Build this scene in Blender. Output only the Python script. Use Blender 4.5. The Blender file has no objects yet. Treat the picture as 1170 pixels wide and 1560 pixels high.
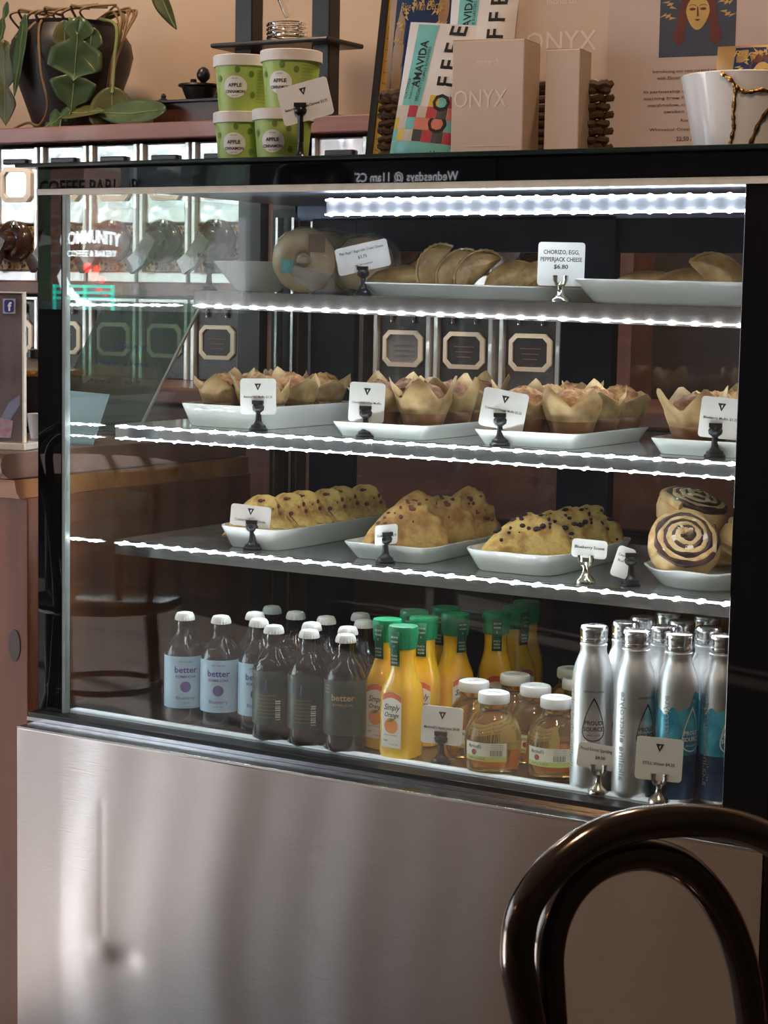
import bpy, math, random
from mathutils import Vector, Matrix, noise
random.seed(7)
PI = math.pi
SC = bpy.context.scene
COL = SC.collection
FLOOR = -0.125

# ------------------------------------------------------------------ camera
cd = bpy.data.cameras.new('camera'); cam = bpy.data.objects.new('camera', cd); COL.objects.link(cam)
CAM = Vector((2.00814, -2.33269, 1.08916)); YAW, PITCH, ROLL, FPX = 0.537038, 0.107763, -0.018727, 2941.5
fwd = Vector((-math.sin(YAW)*math.cos(PITCH), math.cos(YAW)*math.cos(PITCH), -math.sin(PITCH)))
rt = Vector((math.cos(YAW), math.sin(YAW), 0)); dn = fwd.cross(rt)
rt2 = math.cos(ROLL)*rt + math.sin(ROLL)*dn; dn2 = -math.sin(ROLL)*rt + math.cos(ROLL)*dn
cam.matrix_world = Matrix(((rt2.x, -dn2.x, -fwd.x, CAM.x), (rt2.y, -dn2.y, -fwd.y, CAM.y), (rt2.z, -dn2.z, -fwd.z, CAM.z), (0, 0, 0, 1)))
cd.sensor_fit = 'VERTICAL'; cd.sensor_height = 36; cd.lens = 36*FPX/1560; cd.clip_start = 0.05
cd.dof.use_dof = True; cd.dof.focus_distance = 2.75; cd.dof.aperture_fstop = 48
SC.camera = cam

# ------------------------------------------------------------------ world, exposure, lamps
w = bpy.data.worlds.new('daylight'); SC.world = w; w.use_nodes = True
bg = w.node_tree.nodes['Background']; bg.inputs[0].default_value = (0.80, 0.89, 1.0, 1); bg.inputs[1].default_value = 6.5
SC.view_settings.view_transform = 'Standard'; SC.view_settings.look = 'None'
SC.view_settings.gamma = 1; SC.view_settings.use_curve_mapping = False
SC.view_settings.exposure = 0.40
SC.cycles.transparent_max_bounces = 32
SC.cycles.max_bounces = 14; SC.cycles.transmission_bounces = 14; SC.cycles.glossy_bounces = 6
LED = 23.0            # shelf LED emission
LAMP_W = 28.0         # warm ceiling lamps

def area(name, loc, rot, sx, sy, power, col):
    l = bpy.data.lights.new(name, 'AREA'); l.shape = 'RECTANGLE'; l.size = sx; l.size_y = sy; l.energy = power; l.color = col
    o = bpy.data.objects.new(name, l); COL.objects.link(o); o.location = loc; o.rotation_euler = rot
    return o
for nm, loc, pw in (('ceiling_lamp', (0.9, 0.9, 3.02), 1.0), ('ceiling_lamp', (-1.3, 0.9, 3.02), .9), ('ceiling_lamp', (1.5, -1.3, 3.02), .85)):
    area(nm, loc, (0, 0, 0), .32, .32, LAMP_W*pw, (1.0, .70, .48))
sl_ = bpy.data.lights.new('sun', 'SUN'); sl_.energy = 37.0; sl_.angle = .012; sl_.color = (1.0, .965, .94)
sun = bpy.data.objects.new('sun', sl_); COL.objects.link(sun); sun.rotation_euler = Vector((1.0, .35, -.62)).to_track_quat('-Z', 'Y').to_euler()
# daylight portals exactly filling the two shop windows
pt = area('window_portal', (-3.8, -5.0, 1.89), (-PI/2, 0, 0), 1.38, 1.70, 1, (1, 1, 1)); pt.data.cycles.is_portal = True
pt.rotation_euler = (PI/2, 0, 0)
pt2 = area('window_portal', (-4.6, -2.8, 1.45), (PI/2, 0, -PI/2), 3.36, 2.56, 1, (1, 1, 1)); pt2.data.cycles.is_portal = True

# ------------------------------------------------------------------ materials
def nt(name):
    m = bpy.data.materials.new(name); m.use_nodes = True
    return m, m.node_tree.nodes, m.node_tree.links, m.node_tree.nodes['Principled BSDF']
def M(name, col, rough=.5, metal=0, trans=0, ior=1.45, coat=0, emit=None, es=0, var=.12, vscale=40, bump=0, bscale=120, spec=.5, col2=None, stretch=(1, 1, 1), sss=0, vc=(.35, .65)):
    m, N, L, b = nt(name)
    tc = N.new('ShaderNodeTexCoord'); mp = N.new('ShaderNodeMapping'); mp.inputs['Scale'].default_value = stretch
    L.new(tc.outputs['Object'], mp.inputs[0])
    ns = N.new('ShaderNodeTexNoise'); ns.inputs['Scale'].default_value = vscale; ns.inputs['Detail'].default_value = 4
    L.new(mp.outputs[0], ns.inputs['Vector'])
    r = N.new('ShaderNodeValToRGB'); r.color_ramp.elements[0].position = vc[0]; r.color_ramp.elements[1].position = vc[1]
    c2 = col2 or tuple(c*(1-var) for c in col)
    r.color_ramp.elements[0].color = (*c2, 1); r.color_ramp.elements[1].color = (*col, 1)
    L.new(ns.outputs['Fac'], r.inputs[0]); L.new(r.outputs[0], b.inputs['Base Color'])
    b.inputs['Roughness'].default_value = rough; b.inputs['Metallic'].default_value = metal
    b.inputs['Transmission Weight'].default_value = trans; b.inputs['IOR'].default_value = ior
    b.inputs['Coat Weight'].default_value = coat; b.inputs['Coat Roughness'].default_value = .05
    b.inputs['Specular IOR Level'].default_value = spec
    if sss:
        b.inputs['Subsurface Weight'].default_value = sss; b.inputs['Subsurface Radius'].default_value = (.02, .012, .006); b.inputs['Subsurface Scale'].default_value = .5
    if emit:
        b.inputs['Emission Color'].default_value = (*emit, 1); b.inputs['Emission Strength'].default_value = es
    if bump:
        n2 = N.new('ShaderNodeTexNoise'); n2.inputs['Scale'].default_value = bscale; n2.inputs['Detail'].default_value = 5
        L.new(mp.outputs[0], n2.inputs['Vector'])
        bp = N.new('ShaderNodeBump'); bp.inputs['Strength'].default_value = bump; bp.inputs['Distance'].default_value = .004
        L.new(n2.outputs['Fac'], bp.inputs['Height']); L.new(bp.outputs[0], b.inputs['Normal'])
    return m
def pane_mat(name, tint=(.97, 1, .985), ior=1.5, rough=0.0, haze=0):
    m, N, L, b = nt(name); N.remove(b); out = N['Material Output']
    tr = N.new('ShaderNodeBsdfTransparent'); tr.inputs[0].default_value = (*tint, 1)
    gl = N.new('ShaderNodeBsdfGlossy'); gl.inputs['Roughness'].default_value = rough; gl.inputs[0].default_value = (1, 1, 1, 1)
    fr = N.new('ShaderNodeFresnel'); ge = N.new('ShaderNodeNewGeometry'); mi_ = N.new('ShaderNodeMapRange')
    mi_.inputs[3].default_value = ior; mi_.inputs[4].default_value = 1/ior     # same reflectance on both faces of the pane
    L.new(ge.outputs['Backfacing'], mi_.inputs[0]); L.new(mi_.outputs[0], fr.inputs[0])
    mx = N.new('ShaderNodeMixShader'); L.new(fr.outputs[0], mx.inputs[0]); L.new(tr.outputs[0], mx.inputs[1]); L.new(gl.outputs[0], mx.inputs[2])
    last = mx
    if haze > .05 and rough < .13 and tint[0] > .9:
        nb = N.new('ShaderNodeTexNoise'); nb.inputs['Scale'].default_value = 55; nb.inputs['Detail'].default_value = 3; nb.inputs['Distortion'].default_value = 1.2
        tb = N.new('ShaderNodeTexCoord'); L.new(tb.outputs['Object'], nb.inputs['Vector'])
        bb_ = N.new('ShaderNodeBump'); bb_.inputs['Strength'].default_value = .8; bb_.inputs['Distance'].default_value = .006
        L.new(nb.outputs[0], bb_.inputs['Height']); L.new(bb_.outputs[0], gl.inputs['Normal']); L.new(bb_.outputs[0], fr.inputs['Normal'])
    if haze:
        df = N.new('ShaderNodeBsdfDiffuse'); df.inputs[0].default_value = (.8, .82, .85, 1)
        ns = N.new('ShaderNodeTexNoise'); ns.inputs['Scale'].default_value = 9; tc = N.new('ShaderNodeTexCoord'); mp = N.new('ShaderNodeMapping')
        mp.inputs['Scale'].default_value = (1.6, 1, .5); mp.inputs['Rotation'].default_value = (0, .5, 0)
        L.new(tc.outputs['Object'], mp.inputs[0]); L.new(mp.outputs[0], ns.inputs['Vector'])
        mr = N.new('ShaderNodeMapRange'); mr.inputs[1].default_value = .4; mr.inputs[2].default_value = .75; mr.inputs[3].default_value = haze*.4; mr.inputs[4].default_value = haze
        L.new(ns.outputs['Fac'], mr.inputs[0])
        m2 = N.new('ShaderNodeMixShader'); L.new(mr.outputs[0], m2.inputs[0]); L.new(mx.outputs[0], m2.inputs[1]); L.new(df.outputs[0], m2.inputs[2]); last = m2
    L.new(last.outputs[0], out.inputs[0])
    return m
def wood(name, c1, c2, axis='z', scale=14, rough=.4, coat=.2):
    st = {'x': (.12, 1, 1), 'y': (1, .12, 1), 'z': (1, 1, .12)}[axis]
    return M(name, c1, rough=rough, coat=coat, col2=c2, vscale=scale, stretch=st, bump=.05, bscale=scale*5)

BLACK = M('black_gloss', (.006, .006, .008), rough=.012, spec=.5)
BLACKM = M('black_satin', (.012, .012, .013), rough=.35)
NAVY = M('navy_door_frame', (.008, .012, .026), rough=.5, spec=.2)
DARK = M('case_dark_interior', (.03, .03, .033), rough=.5)
STEEL = M('polished_steel_lip', (.75, .76, .78), rough=.16, metal=1)
STEELD = M('deck_steel', (.42, .43, .45), rough=.28, metal=1)
CHROME = M('chrome', (.82, .82, .84), rough=.07, metal=1)
CREAMTRIM = M('cream_trim', (.62, .58, .50), rough=.35)
GLASS = pane_mat('case_glass', haze=.004)
SHELFG = pane_mat('shelf_glass', tint=(.80, .86, .84), ior=1.45, rough=.10, haze=.10)
TOPG = M('counter_top_glass', (.012, .022, .02), rough=.08)
PLASTIC = pane_mat('clear_wrap', tint=(.97, .97, .97), ior=1.4, rough=.10, haze=.12)
ACRYL = pane_mat('clear_acrylic', tint=(.94, .95, .96), ior=1.5)
MENUG = pane_mat('green_acrylic', tint=(.42, .56, .48), ior=1.5, haze=.16)
LEDM = M('led_diode', (1, 1, 1), emit=(.90, .94, 1.0), es=LED*3.4)
LEDS = M('led_strip', (.9, .9, .95), emit=(.88, .93, 1.0), es=LED)
WOODR = wood('red_brown_wood', (.17, .068, .048), (.11, .042, .03), 'x')
WOODP = wood('counter_panel_wood', (.20, .064, .025), (.115, .034, .014), 'z', 18, .55, .0)
WOODS = wood('counter_slab_wood', (.20, .10, .075), (.14, .065, .05), 'x')
WOODT = wood('shelf_top_wood', (.26, .12, .095), (.17, .07, .055), 'x')
PORC = M('white_porcelain', (.80, .81, .80), rough=.14, coat=.4, var=.03)
CARD = M('white_card', (.80, .80, .79), rough=.5, var=.03)
CARDG = M('pinkish_grey_card', (.62, .57, .54), rough=.55, var=.04)
INK = M('black_ink', (.02, .02, .022), rough=.6)
INKG = M('grey_ink', (.22, .22, .24), rough=.6)
WHITEINK = M('white_ink', (.85, .85, .83), rough=.5, var=.02)
BEIGE = M('beige_wall_paint', (.52, .425, .335), rough=.8, var=.06, vscale=3)

# ------------------------------------------------------------------ mesh builder
class MB:
    def __init__(s): s.v = []; s.f = []; s.m = []
    def add(s, vs, fs, mi=0):
        k = len(s.v); s.v += [tuple(v) for v in vs]; s.f += [tuple(i+k for i in f) for f in fs]; s.m += [mi]*len(fs); return s
    def box(s, x0, x1, y0, y1, z0, z1, mi=0):
        v = [(x, y, z) for z in (z0, z1) for y in (y0, y1) for x in (x0, x1)]
        return s.add(v, [(0, 2, 3, 1), (4, 5, 7, 6), (0, 1, 5, 4), (2, 6, 7, 3), (0, 4, 6, 2), (1, 3, 7, 5)], mi)
    def loft(s, rings, mi=0, cap0=True, cap1=True, closed=True):
        k = len(s.v); n = len(rings[0]); vs = [p for r in rings for p in r]; fs = []
        for i in range(len(rings)-1):
            for j in range(n if closed else n-1):
                a, b = i*n+j, i*n+(j+1) % n; fs.append((a, b, b+n, a+n))
        if cap0: fs.append(tuple(range(n-1, -1, -1)))
        if cap1: fs.append(tuple(range((len(rings)-1)*n, len(rings)*n)))
        return s.add(vs, fs, mi)
    def lathe(s, prof, n=24, c=(0, 0, 0), mi=0, pw=2.0, cap0=True, cap1=True, a0=0):
        rs = []
        for r, z in prof:
            rr = []
            for j in range(n):
                t = 2*PI*j/n+a0; cx, sx = math.cos(t), math.sin(t)
                if pw == 2.0: x, y = r*cx, r*sx
                else: x, y = r*math.copysign(abs(cx)**(2/pw), cx), r*math.copysign(abs(sx)**(2/pw), sx)
                rr.append((c[0]+x, c[1]+y, c[2]+z))
            rs.append(rr)
        return s.loft(rs, mi, cap0, cap1)
    def tube(s, pts, r, n=8, mi=0, closed=False, caps=True):
        P = [Vector(p) for p in pts]; R = r if isinstance(r, (list, tuple)) else [r]*len(P); rings = []; up = None
        for i, p in enumerate(P):
            a = P[i-1] if (i or closed) else P[i]; b = P[(i+1) % len(P)] if (i < len(P)-1 or closed) else P[i]
            t = (b-a).normalized()
            if up is None:
                up = Vector((0, 0, 1)) if abs(t.z) < .9 else Vector((1, 0, 0))
            x = t.cross(up).normalized(); up = x.cross(t).normalized()
            rings.append([p+R[i]*(math.cos(2*PI*j/n)*x+math.sin(2*PI*j/n)*up) for j in range(n)])
        if closed: rings.append(rings[0]); return s.loft(rings, mi, False, False)
        return s.loft(rings, mi, caps, caps)
    def prism(s, poly, y0, y1, mi=0):          # polygon in x,z extruded along y
        return s.loft([[(x, y0, z) for x, z in poly], [(x, y1, z) for x, z in poly]], mi)
    def grid(s, fn, nu, nv, mi=0):
        vs = [fn(i/nu, j/nv) for j in range(nv+1) for i in range(nu+1)]; k = nu+1
        return s.add(vs, [(j*k+i, j*k+i+1, (j+1)*k+i+1, (j+1)*k+i) for j in range(nv) for i in range(nu)], mi)
    def mesh(s, name, mats, smooth=False, off=(0, 0, 0)):
        me = bpy.data.meshes.new(name)
        me.from_pydata([(a-off[0], b-off[1], c-off[2]) for a, b, c in s.v], [], s.f)
        for m in (mats if isinstance(mats, (list, tuple)) else [mats]): me.materials.append(m)
        if any(s.m): me.polygons.foreach_set('material_index', s.m)
        if smooth:
            me.polygons.foreach_set('use_smooth', [True]*len(me.polygons)); me.set_sharp_from_angle(angle=math.radians(42))
        me.update(); return me
    def build(s, name, mats, parent=None, smooth=False, bevel=0, world=False, solid=0):
        off = parent.location if (world and parent is not None) else (0, 0, 0)
        o = bpy.data.objects.new(name, s.mesh(name, mats, smooth, off)); COL.objects.link(o)
        if parent is not None: o.parent = parent
        if bevel:
            b = o.modifiers.new('bevel', 'BEVEL'); b.width = bevel; b.segments = 2; b.limit_method = 'ANGLE'
        if solid:
            q = o.modifiers.new('solid', 'SOLIDIFY'); q.thickness = solid; q.offset = 0
        return o
def tag(o, label=None, cat=None, group=None, kind=None):
    if label: o['label'] = label
    if cat: o['category'] = cat
    if group: o['group'] = group
    if kind: o['kind'] = kind
    return o
def thing(name, label, cat, loc=(0, 0, 0), rotz=0, group=None):
    o = bpy.data.objects.new(name, None); COL.objects.link(o); o.empty_display_size = .02
    o.location = loc; o.rotation_euler = (0, 0, rotz)
    return tag(o, label, cat, group)
def dup(root, loc, rotz=0, label=None, rot=None, scale=None):
    r = root.copy(); COL.objects.link(r); r.location = loc; r.rotation_euler = rot if rot else (0, 0, rotz)
    if scale: r.scale = scale
    if label: r['label'] = label
    for ch in list(root.children):
        c = ch.copy(); COL.objects.link(c); c.parent = r
        for g in list(ch.children):
            d = g.copy(); COL.objects.link(d); d.parent = c
    return r
def struct(name, mb, m, bevel=0):
    o = mb.build(name, m, bevel=bevel); o['kind'] = 'structure'; return o

# ------------------------------------------------------------------ lettering
_gl = {}
def glyphs(t, bold=0, shear=0):
    k = (t, bold, shear)
    if k not in _gl:
        c = bpy.data.curves.new('txt', 'FONT'); c.body = t; c.size = 1; c.resolution_u = 2; c.offset = bold; c.shear = shear; c.align_x = 'CENTER'; c.fill_mode = 'FRONT'
        o = bpy.data.objects.new('txt', c); COL.objects.link(o)
        dg = bpy.context.evaluated_depsgraph_get(); me = bpy.data.meshes.new_from_object(o.evaluated_get(dg))
        _gl[k] = ([(v.co.x, v.co.y) for v in me.vertices], [tuple(p.vertices) for p in me.polygons])
        bpy.data.objects.remove(o); bpy.data.meshes.remove(me); bpy.data.curves.remove(c)
    return _gl[k]
def ell(mb, fn, rx, rz, n=20, mi=0, cx=0, cz=0):
    vs = [fn(cx, cz)]
    for k in (.5, 1): vs += [fn(cx+k*rx*math.cos(2*PI*j/n), cz+k*rz*math.sin(2*PI*j/n)) for j in range(n)]
    mb.add(vs, [(0, 1+j, 1+(j+1) % n) for j in range(n)]+[(1+j, 1+n+j, 1+n+(j+1) % n, 1+(j+1) % n) for j in range(n)], mi)
def put(mb, t, size, fn, bold=0, shear=0, width=None, mi=0, flip=False):
    v, f = glyphs(t, bold, shear)
    sx = size
    if width:
        ext = max(a for a, b in v)-min(a for a, b in v); sx = width/ext
    mb.add([fn(a*sx, b*size) for a, b in v], [tuple(reversed(q)) for q in f] if flip else f, mi)
def flat(x0, y, z0, tilt=0):
    c, s_ = math.cos(tilt), math.sin(tilt)
    return lambda a, b: (x0+a*c-b*s_, y, z0+a*s_+b*c)
def cyl(r, a0, z0, vert=False):
    if vert: return lambda a, b: (r*math.sin(a0+b/r), -r*math.cos(a0+b/r), z0+a)
    return lambda a, b: (r*math.sin(a0+a/r), -r*math.cos(a0+a/r), z0+b)
def cyl_patch(mb, r, a0, a1, z0, z1, n=12, mi=0, top=None, nz=1):
    def fn(u, v):
        a = a0+(a1-a0)*u; zt = top(a) if top else z1
        return (r*math.sin(a), -r*math.cos(a), z0+(zt-z0)*v)
    mb.grid(fn, n, nz, mi)

# ================================================================== STRUCTURE: room shell
RX0, RX1, RY0, RY1, RZ = -4.6, 3.6, -5.0, 2.05, 3.1
WALLD = M('front_wall_paint', (.065, .052, .045), rough=.8, var=.1, vscale=4)
FLOORM = wood('floor_boards', (.095, .073, .058), (.062, .047, .038), 'x', 9, .35)
struct('floor', MB().box(RX0-.1, RX1+.1, RY0-.1, RY1+.1, FLOOR-.1, FLOOR), FLOORM)
struct('ceiling', MB().box(RX0-.1, RX1+.1, RY0-.1, RY1+.1, RZ, RZ+.1), M('ceiling_paint', (.42, .39, .36), rough=.8))
struct('wall_back', MB().box(RX0-.1, RX1+.1, RY1, RY1+.1, FLOOR, RZ), BEIGE)
struct('wall_right', MB().box(RX1, RX1+.1, RY0, RY1, FLOOR, RZ), WALLD)
wl = MB(); wl.box(RX0-.1, RX0, RY0, -4.5, FLOOR, RZ); wl.box(RX0-.1, RX0, -1.1, RY1, FLOOR, RZ); wl.box(RX0-.1, RX0, -4.5, -1.1, FLOOR, .15); wl.box(RX0-.1, RX0, -4.5, -1.1, 2.75, RZ)
struct('wall_left', wl, WALLD)
wf = MB(); wf.box(-3.1, RX1, RY0-.1, RY0, FLOOR, RZ); wf.box(RX0-.1, -4.5, RY0-.1, RY0, FLOOR, RZ); wf.box(-4.5, -3.1, RY0-.1, RY0, FLOOR, 1.03); wf.box(-4.5, -3.1, RY0-.1, RY0, 2.75, RZ)
struct('wall_front', wf, WALLD)
WF = M('window_frame_white', (.55, .55, .54), rough=.4)
wd = MB()
for x in (-4.5, -3.86, -3.14): wd.box(x, x+.05, RY0-.08, RY0-.02, 1.03, 2.75)
wd.box(-4.5, -3.1, RY0-.08, RY0+.03, 1.03, 1.07); wd.box(-4.5, -3.1, RY0-.08, RY0-.02, 2.7, 2.75)
W1 = struct('window_1', wd, WF)
MB().box(-4.5, -3.1, RY0-.054, RY0-.048, 1.03, 2.75).build('pane', ACRYL, W1)
wd = MB()
for y in (-4.5, -3.4, -2.3, -1.15): wd.box(RX0-.08, RX0-.02, y, y+.05, .15, 2.75)
wd.box(RX0-.08, RX0-.02, -4.5, -1.1, .15, .2); wd.box(RX0-.08, RX0-.02, -4.5, -1.1, 2.7, 2.75)
W2 = struct('window_2', wd, WF)
MB().box(RX0-.054, RX0-.048, -4.5, -1.1, .15, 2.75).build('pane', ACRYL, W2)
gm = M('pavement', (.50, .49, .47), rough=.9, var=.2, vscale=6)
struct('ground', MB().box(-30, 30, -30, 20, FLOOR-.3, FLOOR-.12), gm)
def brickm(name, c1, c2, mort, sc=5):
    m, N, L, b = nt(name); tc = N.new('ShaderNodeTexCoord'); br = N.new('ShaderNodeTexBrick'); br.inputs['Scale'].default_value = sc
    for i, c in enumerate((c1, c2, mort)): br.inputs[i+1].default_value = (*c, 1)
    mp = N.new('ShaderNodeMapping'); mp.inputs['Rotation'].default_value = (PI/2, 0, 0)
    L.new(tc.outputs['Object'], mp.inputs[0]); L.new(mp.outputs[0], br.inputs[0]); L.new(br.outputs[0], b.inputs['Base Color']); b.inputs['Roughness'].default_value = .85
    return m
BRICK = brickm('street_brick', (.50, .22, .13), (.42, .17, .10), (.5, .46, .42), 4)
t = MB().box(-24, -7.5, -17, -16, FLOOR-.2, 2.9).build('shop_row', M('facade', (.34, .31, .28), rough=.9, var=.4, vscale=1.2)); tag(t, 'low grey-beige shop row across the street, mirrored in the case glass', 'building')
t = MB().box(-4.62, -4.40, -5.75, -5.4, FLOOR-.2, 2.6).build('brick_pillar', BRICK); tag(t, 'orange brick pillar outside the shop window, mirrored in the case glass', 'pillar')
LEAFG = M('street_leaves', (.06, .11, .04), rough=.7, var=.4, vscale=3, bump=.4, bscale=8)
for i, (x, y, s_) in enumerate(((-10.9, -11.2, 1.0), (-7.9, -10.3, .9), (-4.9, -11.2, .95))):
    tr = thing('street_tree', ('leftmost', 'middle', 'rightmost')[i]+' green street tree outside, mirrored in the case glass', 'tree', (x, y, FLOOR-.12))
    MB().tube([(0, 0, 0), (.03, .02, 1.2), (0, 0, 2.2)], [.09, .07, .05], 8).build('trunk', WOODS, tr, True)
    mb = MB()
    for k in range(34):
        c = Vector((random.gauss(0, .5), random.gauss(0, .4), 2.45+random.gauss(0, .40))); rr = random.uniform(.2, .4)*s_
        mb.lathe([(rr*math.sin(PI*q/6), -rr*math.cos(PI*q/6)) for q in range(7)], 8, c)
    mb.build('crown', LEAFG, tr)['kind'] = 'stuff'

# ================================================================== THE DISPLAY CASE
XL, XR, D = .038, 1.1385, .66
ZD, ZB = .4347, .42
Z2, Z3 = .888, .700
def z1(x): return 1.1045 - .0125*(x-.05)
case = thing('display_case', 'black glass-fronted refrigerated pastry case with a stainless steel base', 'display case', (.6, .3, FLOOR))
def cb(mb, name, m, bevel=0, smooth=False, parent=None): return mb.build(name, m, parent or case, smooth, bevel, world=(parent is None))
# stainless front, gently rippled and dented sheet
bs = M('stainless_base', (.74, .725, .73), rough=.22, metal=1, var=.03, bump=.10, bscale=40, stretch=(.4, 1, 22))
bs.node_tree.nodes['Principled BSDF'].inputs['Anisotropic'].default_value = .95
tg = bs.node_tree.nodes.new('ShaderNodeTangent'); tg.direction_type = 'UV_MAP'; tg.uv_map = 'UVMap'
bs.node_tree.links.new(tg.outputs[0], bs.node_tree.nodes['Principled BSDF'].inputs['Tangent'])
def base_fn(u, v):
    x = 1.22*u; z = FLOOR+.05+(ZB-.004-FLOOR-.05)*v
    amp = min(1, u*14, (1-u)*14)*(.25+.75*max(0, 1-x/.75))
    q = x*9+.35*math.sin(z*7+1)
    dy = amp*(.0024*math.sin(q*1.3+.5)+.0013*math.sin(q*2.9+2.*z)+.00050*math.sin(q*6.1+5*z))
    d2 = ((x-.215)/.028)**2+((z-.085)/.018)**2; dy += .0022*math.exp(-d2)
    d3 = ((x-.17)/.02)**2+((z-.09)/.02)**2; dy -= .001*math.exp(-d3)
    dy += .0004*math.exp(-((x-.17)/.006)**2)*(1 if .11 < z < .33 else 0)
    return (x, -.0714+dy, z)
o = cb(MB().grid(base_fn, 240, 80), 'base_front_panel', bs, smooth=True)
uv = o.data.uv_layers.new(name='UVMap')
for lp in o.data.loops:
    c = o.data.vertices[lp.vertex_index].co; uv.data[lp.index].uv = (c.z, c.x)
cb(MB().box(0, 1.22, -.062, D, FLOOR+.05, ZB-.003), 'base_body', STEELD)
cb(MB().box(.03, 1.19, -.03, D-.03, FLOOR, FLOOR+.05), 'toe_kick', BLACKM)
LEDGE = M('ledge_steel', (.30, .30, .31), rough=.25, metal=1)
cb(MB().box(0, 1.22, -.0714, -.03, ZB-.004, ZB), 'base_ledge', LEDGE, .0012)
cb(MB().box(0, 1.22, -.0722, -.0700, ZB-.0038, ZB+.0002), 'ledge_edge', STEEL, .0006)
cb(MB().box(-.0165, 1.2, -.030, -.026, ZB, ZB+.006), 'ledge_rib', STEEL)
cb(MB().box(-.0165, 1.2, -.026, .015, ZB, ZD-.002), 'glass_channel', BLACKM, .001)
cb(MB().box(XL, XR, .010, .036, ZD-.006, ZD+.001), 'deck_lip', M('satin_lip', (.62, .68, .74), rough=.35, metal=.35))
cb(MB().box(XL-.04, XR+.05, .03, D-.02, ZD-.012, ZD), 'deck', STEELD)
cb(MB().box(XL, XR, .012, .026, ZD+.001, ZD+.003), 'led_or_added_strip', M('added_deck_glow', (.8, .85, .9), emit=(.72, .86, 1.0), es=.22))  # added glow strip, stands in for reflected LED light and lifts bottle fronts
# front frame stiles, header and trim
cb(MB().box(-.0165, XL-.006, -.003, .012, ZD-.002, 1.246), 'frame_stile', BLACK, .001)
cb(MB().box(XR, 1.2, -.003, .012, ZD-.002, 1.246), 'frame_stile', BLACK, .001)
cb(MB().box(XL-.006, XL, -.002, .010, ZD-.002, 1.246), 'glass_edge_strip', M('glass_edge', (.25, .29, .29), rough=.2))
cb(MB().box(-.0165, 1.2, -.003, .03, 1.255, 1.287), 'header_panel', BLACK, .001)
cb(MB().box(-.0165, 1.2, -.005, .008, 1.246, 1.255), 'header_trim', CREAMTRIM)
cb(MB().box(-.04, 1.235, -.03, D+.03, 1.287, 1.293), 'counter_top', TOPG, .0015)
cb(MB().box(XL, XR, .000, .005, ZD, 1.246), 'front_glass', GLASS)
cb(MB().box(XL-.012, XL-.006, .012, D-.02, ZD-.012, 1.255), 'side_glass', GLASS)
cb(MB().box(XR+.04, XR+.046, .012, D-.02, ZD-.012, 1.255), 'side_glass', GLASS)
cb(MB().box(XL-.006, XR+.04, .03, D, 1.262, 1.286), 'ceiling_panel', M('case_ceiling', (.10, .11, .15), rough=.35))
cb(MB().box(.33, XR+.03, .2885, .300, 1.2265, 1.2520), 'light_housing', M('light_profile', (.07, .072, .085), rough=.35, metal=.2))
# rear frame and two sliding doors
for x in (XL-.05, XR+.03): cb(MB().box(x, x+.055, D-.02, D+.02, ZD-.012, 1.286), 'rear_post', BLACKM)
cb(MB().box(XL, XR+.04, D-.02, D+.02, 1.236, 1.262), 'rear_rail', M('blue_grey_rail', (.16, .18, .28), rough=.4, metal=.3))
cb(MB().box(XL, XR+.04, D-.02, D+.02, ZD-.012, ZD+.02), 'rear_rail', NAVY)
for x0, x1, y in ((.075, .675, D-.012), (.575, 1.16, D+.008)):
    dr = cb(MB().box(x0, x0+.095, y-.008, y+.008, ZD+.02, 1.24), 'rear_door', NAVY, .001)
    dr2 = MB(); dr2.box(x1-.095, x1, y-.008, y+.008, ZD+.02, 1.24); dr2.build('door_stile', NAVY, dr, world=False).location = (0, 0, 0)
    for q in dr.children: q.data.transform(Matrix.Translation((-.6, -.3, -FLOOR)))
    for nm, z0, zz in (('door_rail', ZD+.02, ZD+.09), ('door_rail', 1.18, 1.24)):
        q = MB().box(x0+.095, x1-.095, y-.008, y+.008, z0, zz).build(nm, NAVY, dr); q.data.transform(Matrix.Translation((-.6, -.3, -FLOOR)))
    q = MB().box(x0+.09, x1-.09, y-.002, y+.002, ZD+.08, 1.19).build('door_glass', ACRYL, dr); q.data.transform(Matrix.Translation((-.6, -.3, -FLOOR)))
for x in (.10, .135):
    cb(MB().box(x-.085, x-.08, D-.05, D-.03, ZD, 1.24), 'shelf_upright', STEEL)
# shelves
def shelf(x0, x1, y0, y1, zf, lipz, name='shelf', lip=.024):
    s_ = MB()
    za, zb_ = zf(x0), zf(x1)
    def slab(mb, yy0, yy1, t0, t1):
        mb.loft([[(x, yy0, z+t0), (x, yy1, z+t0), (x, yy1, z+t1), (x, yy0, z+t1)] for x, z in ((x0, za), (x1, zb_))])
    slab(s_, y0+.004, y1, -.007, -.0005)
    so = cb(s_, name, SHELFG)
    mb = MB(); slab(mb, y0-.004, y0+.006, -lip, -.001)
    q = mb.build('shelf_lip', STEEL if lip < .028 else M('dark_lip', (.16, .14, .135), rough=.25, metal=.8), so); q.data.transform(Matrix.Translation((-.6, -.3, -FLOOR)))
    for x in (x0+.02, x1-.03):
        b = MB().box(x, x+.012, y0+.02, y1, zf(x)-.02, zf(x)-.0075).build('shelf_bracket', STEELD, so); q = b; q.data.transform(Matrix.Translation((-.6, -.3, -FLOOR)))
    return so
shelf(XL+.004, XR+.03, .33, D-.05, z1, None, lip=.030)
shelf(XL+.004, XR+.03, .122, D-.05, lambda x: Z2, None)
shelf(XL+.004, XR+.03, .122, D-.05, lambda x: Z3, None)
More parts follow.
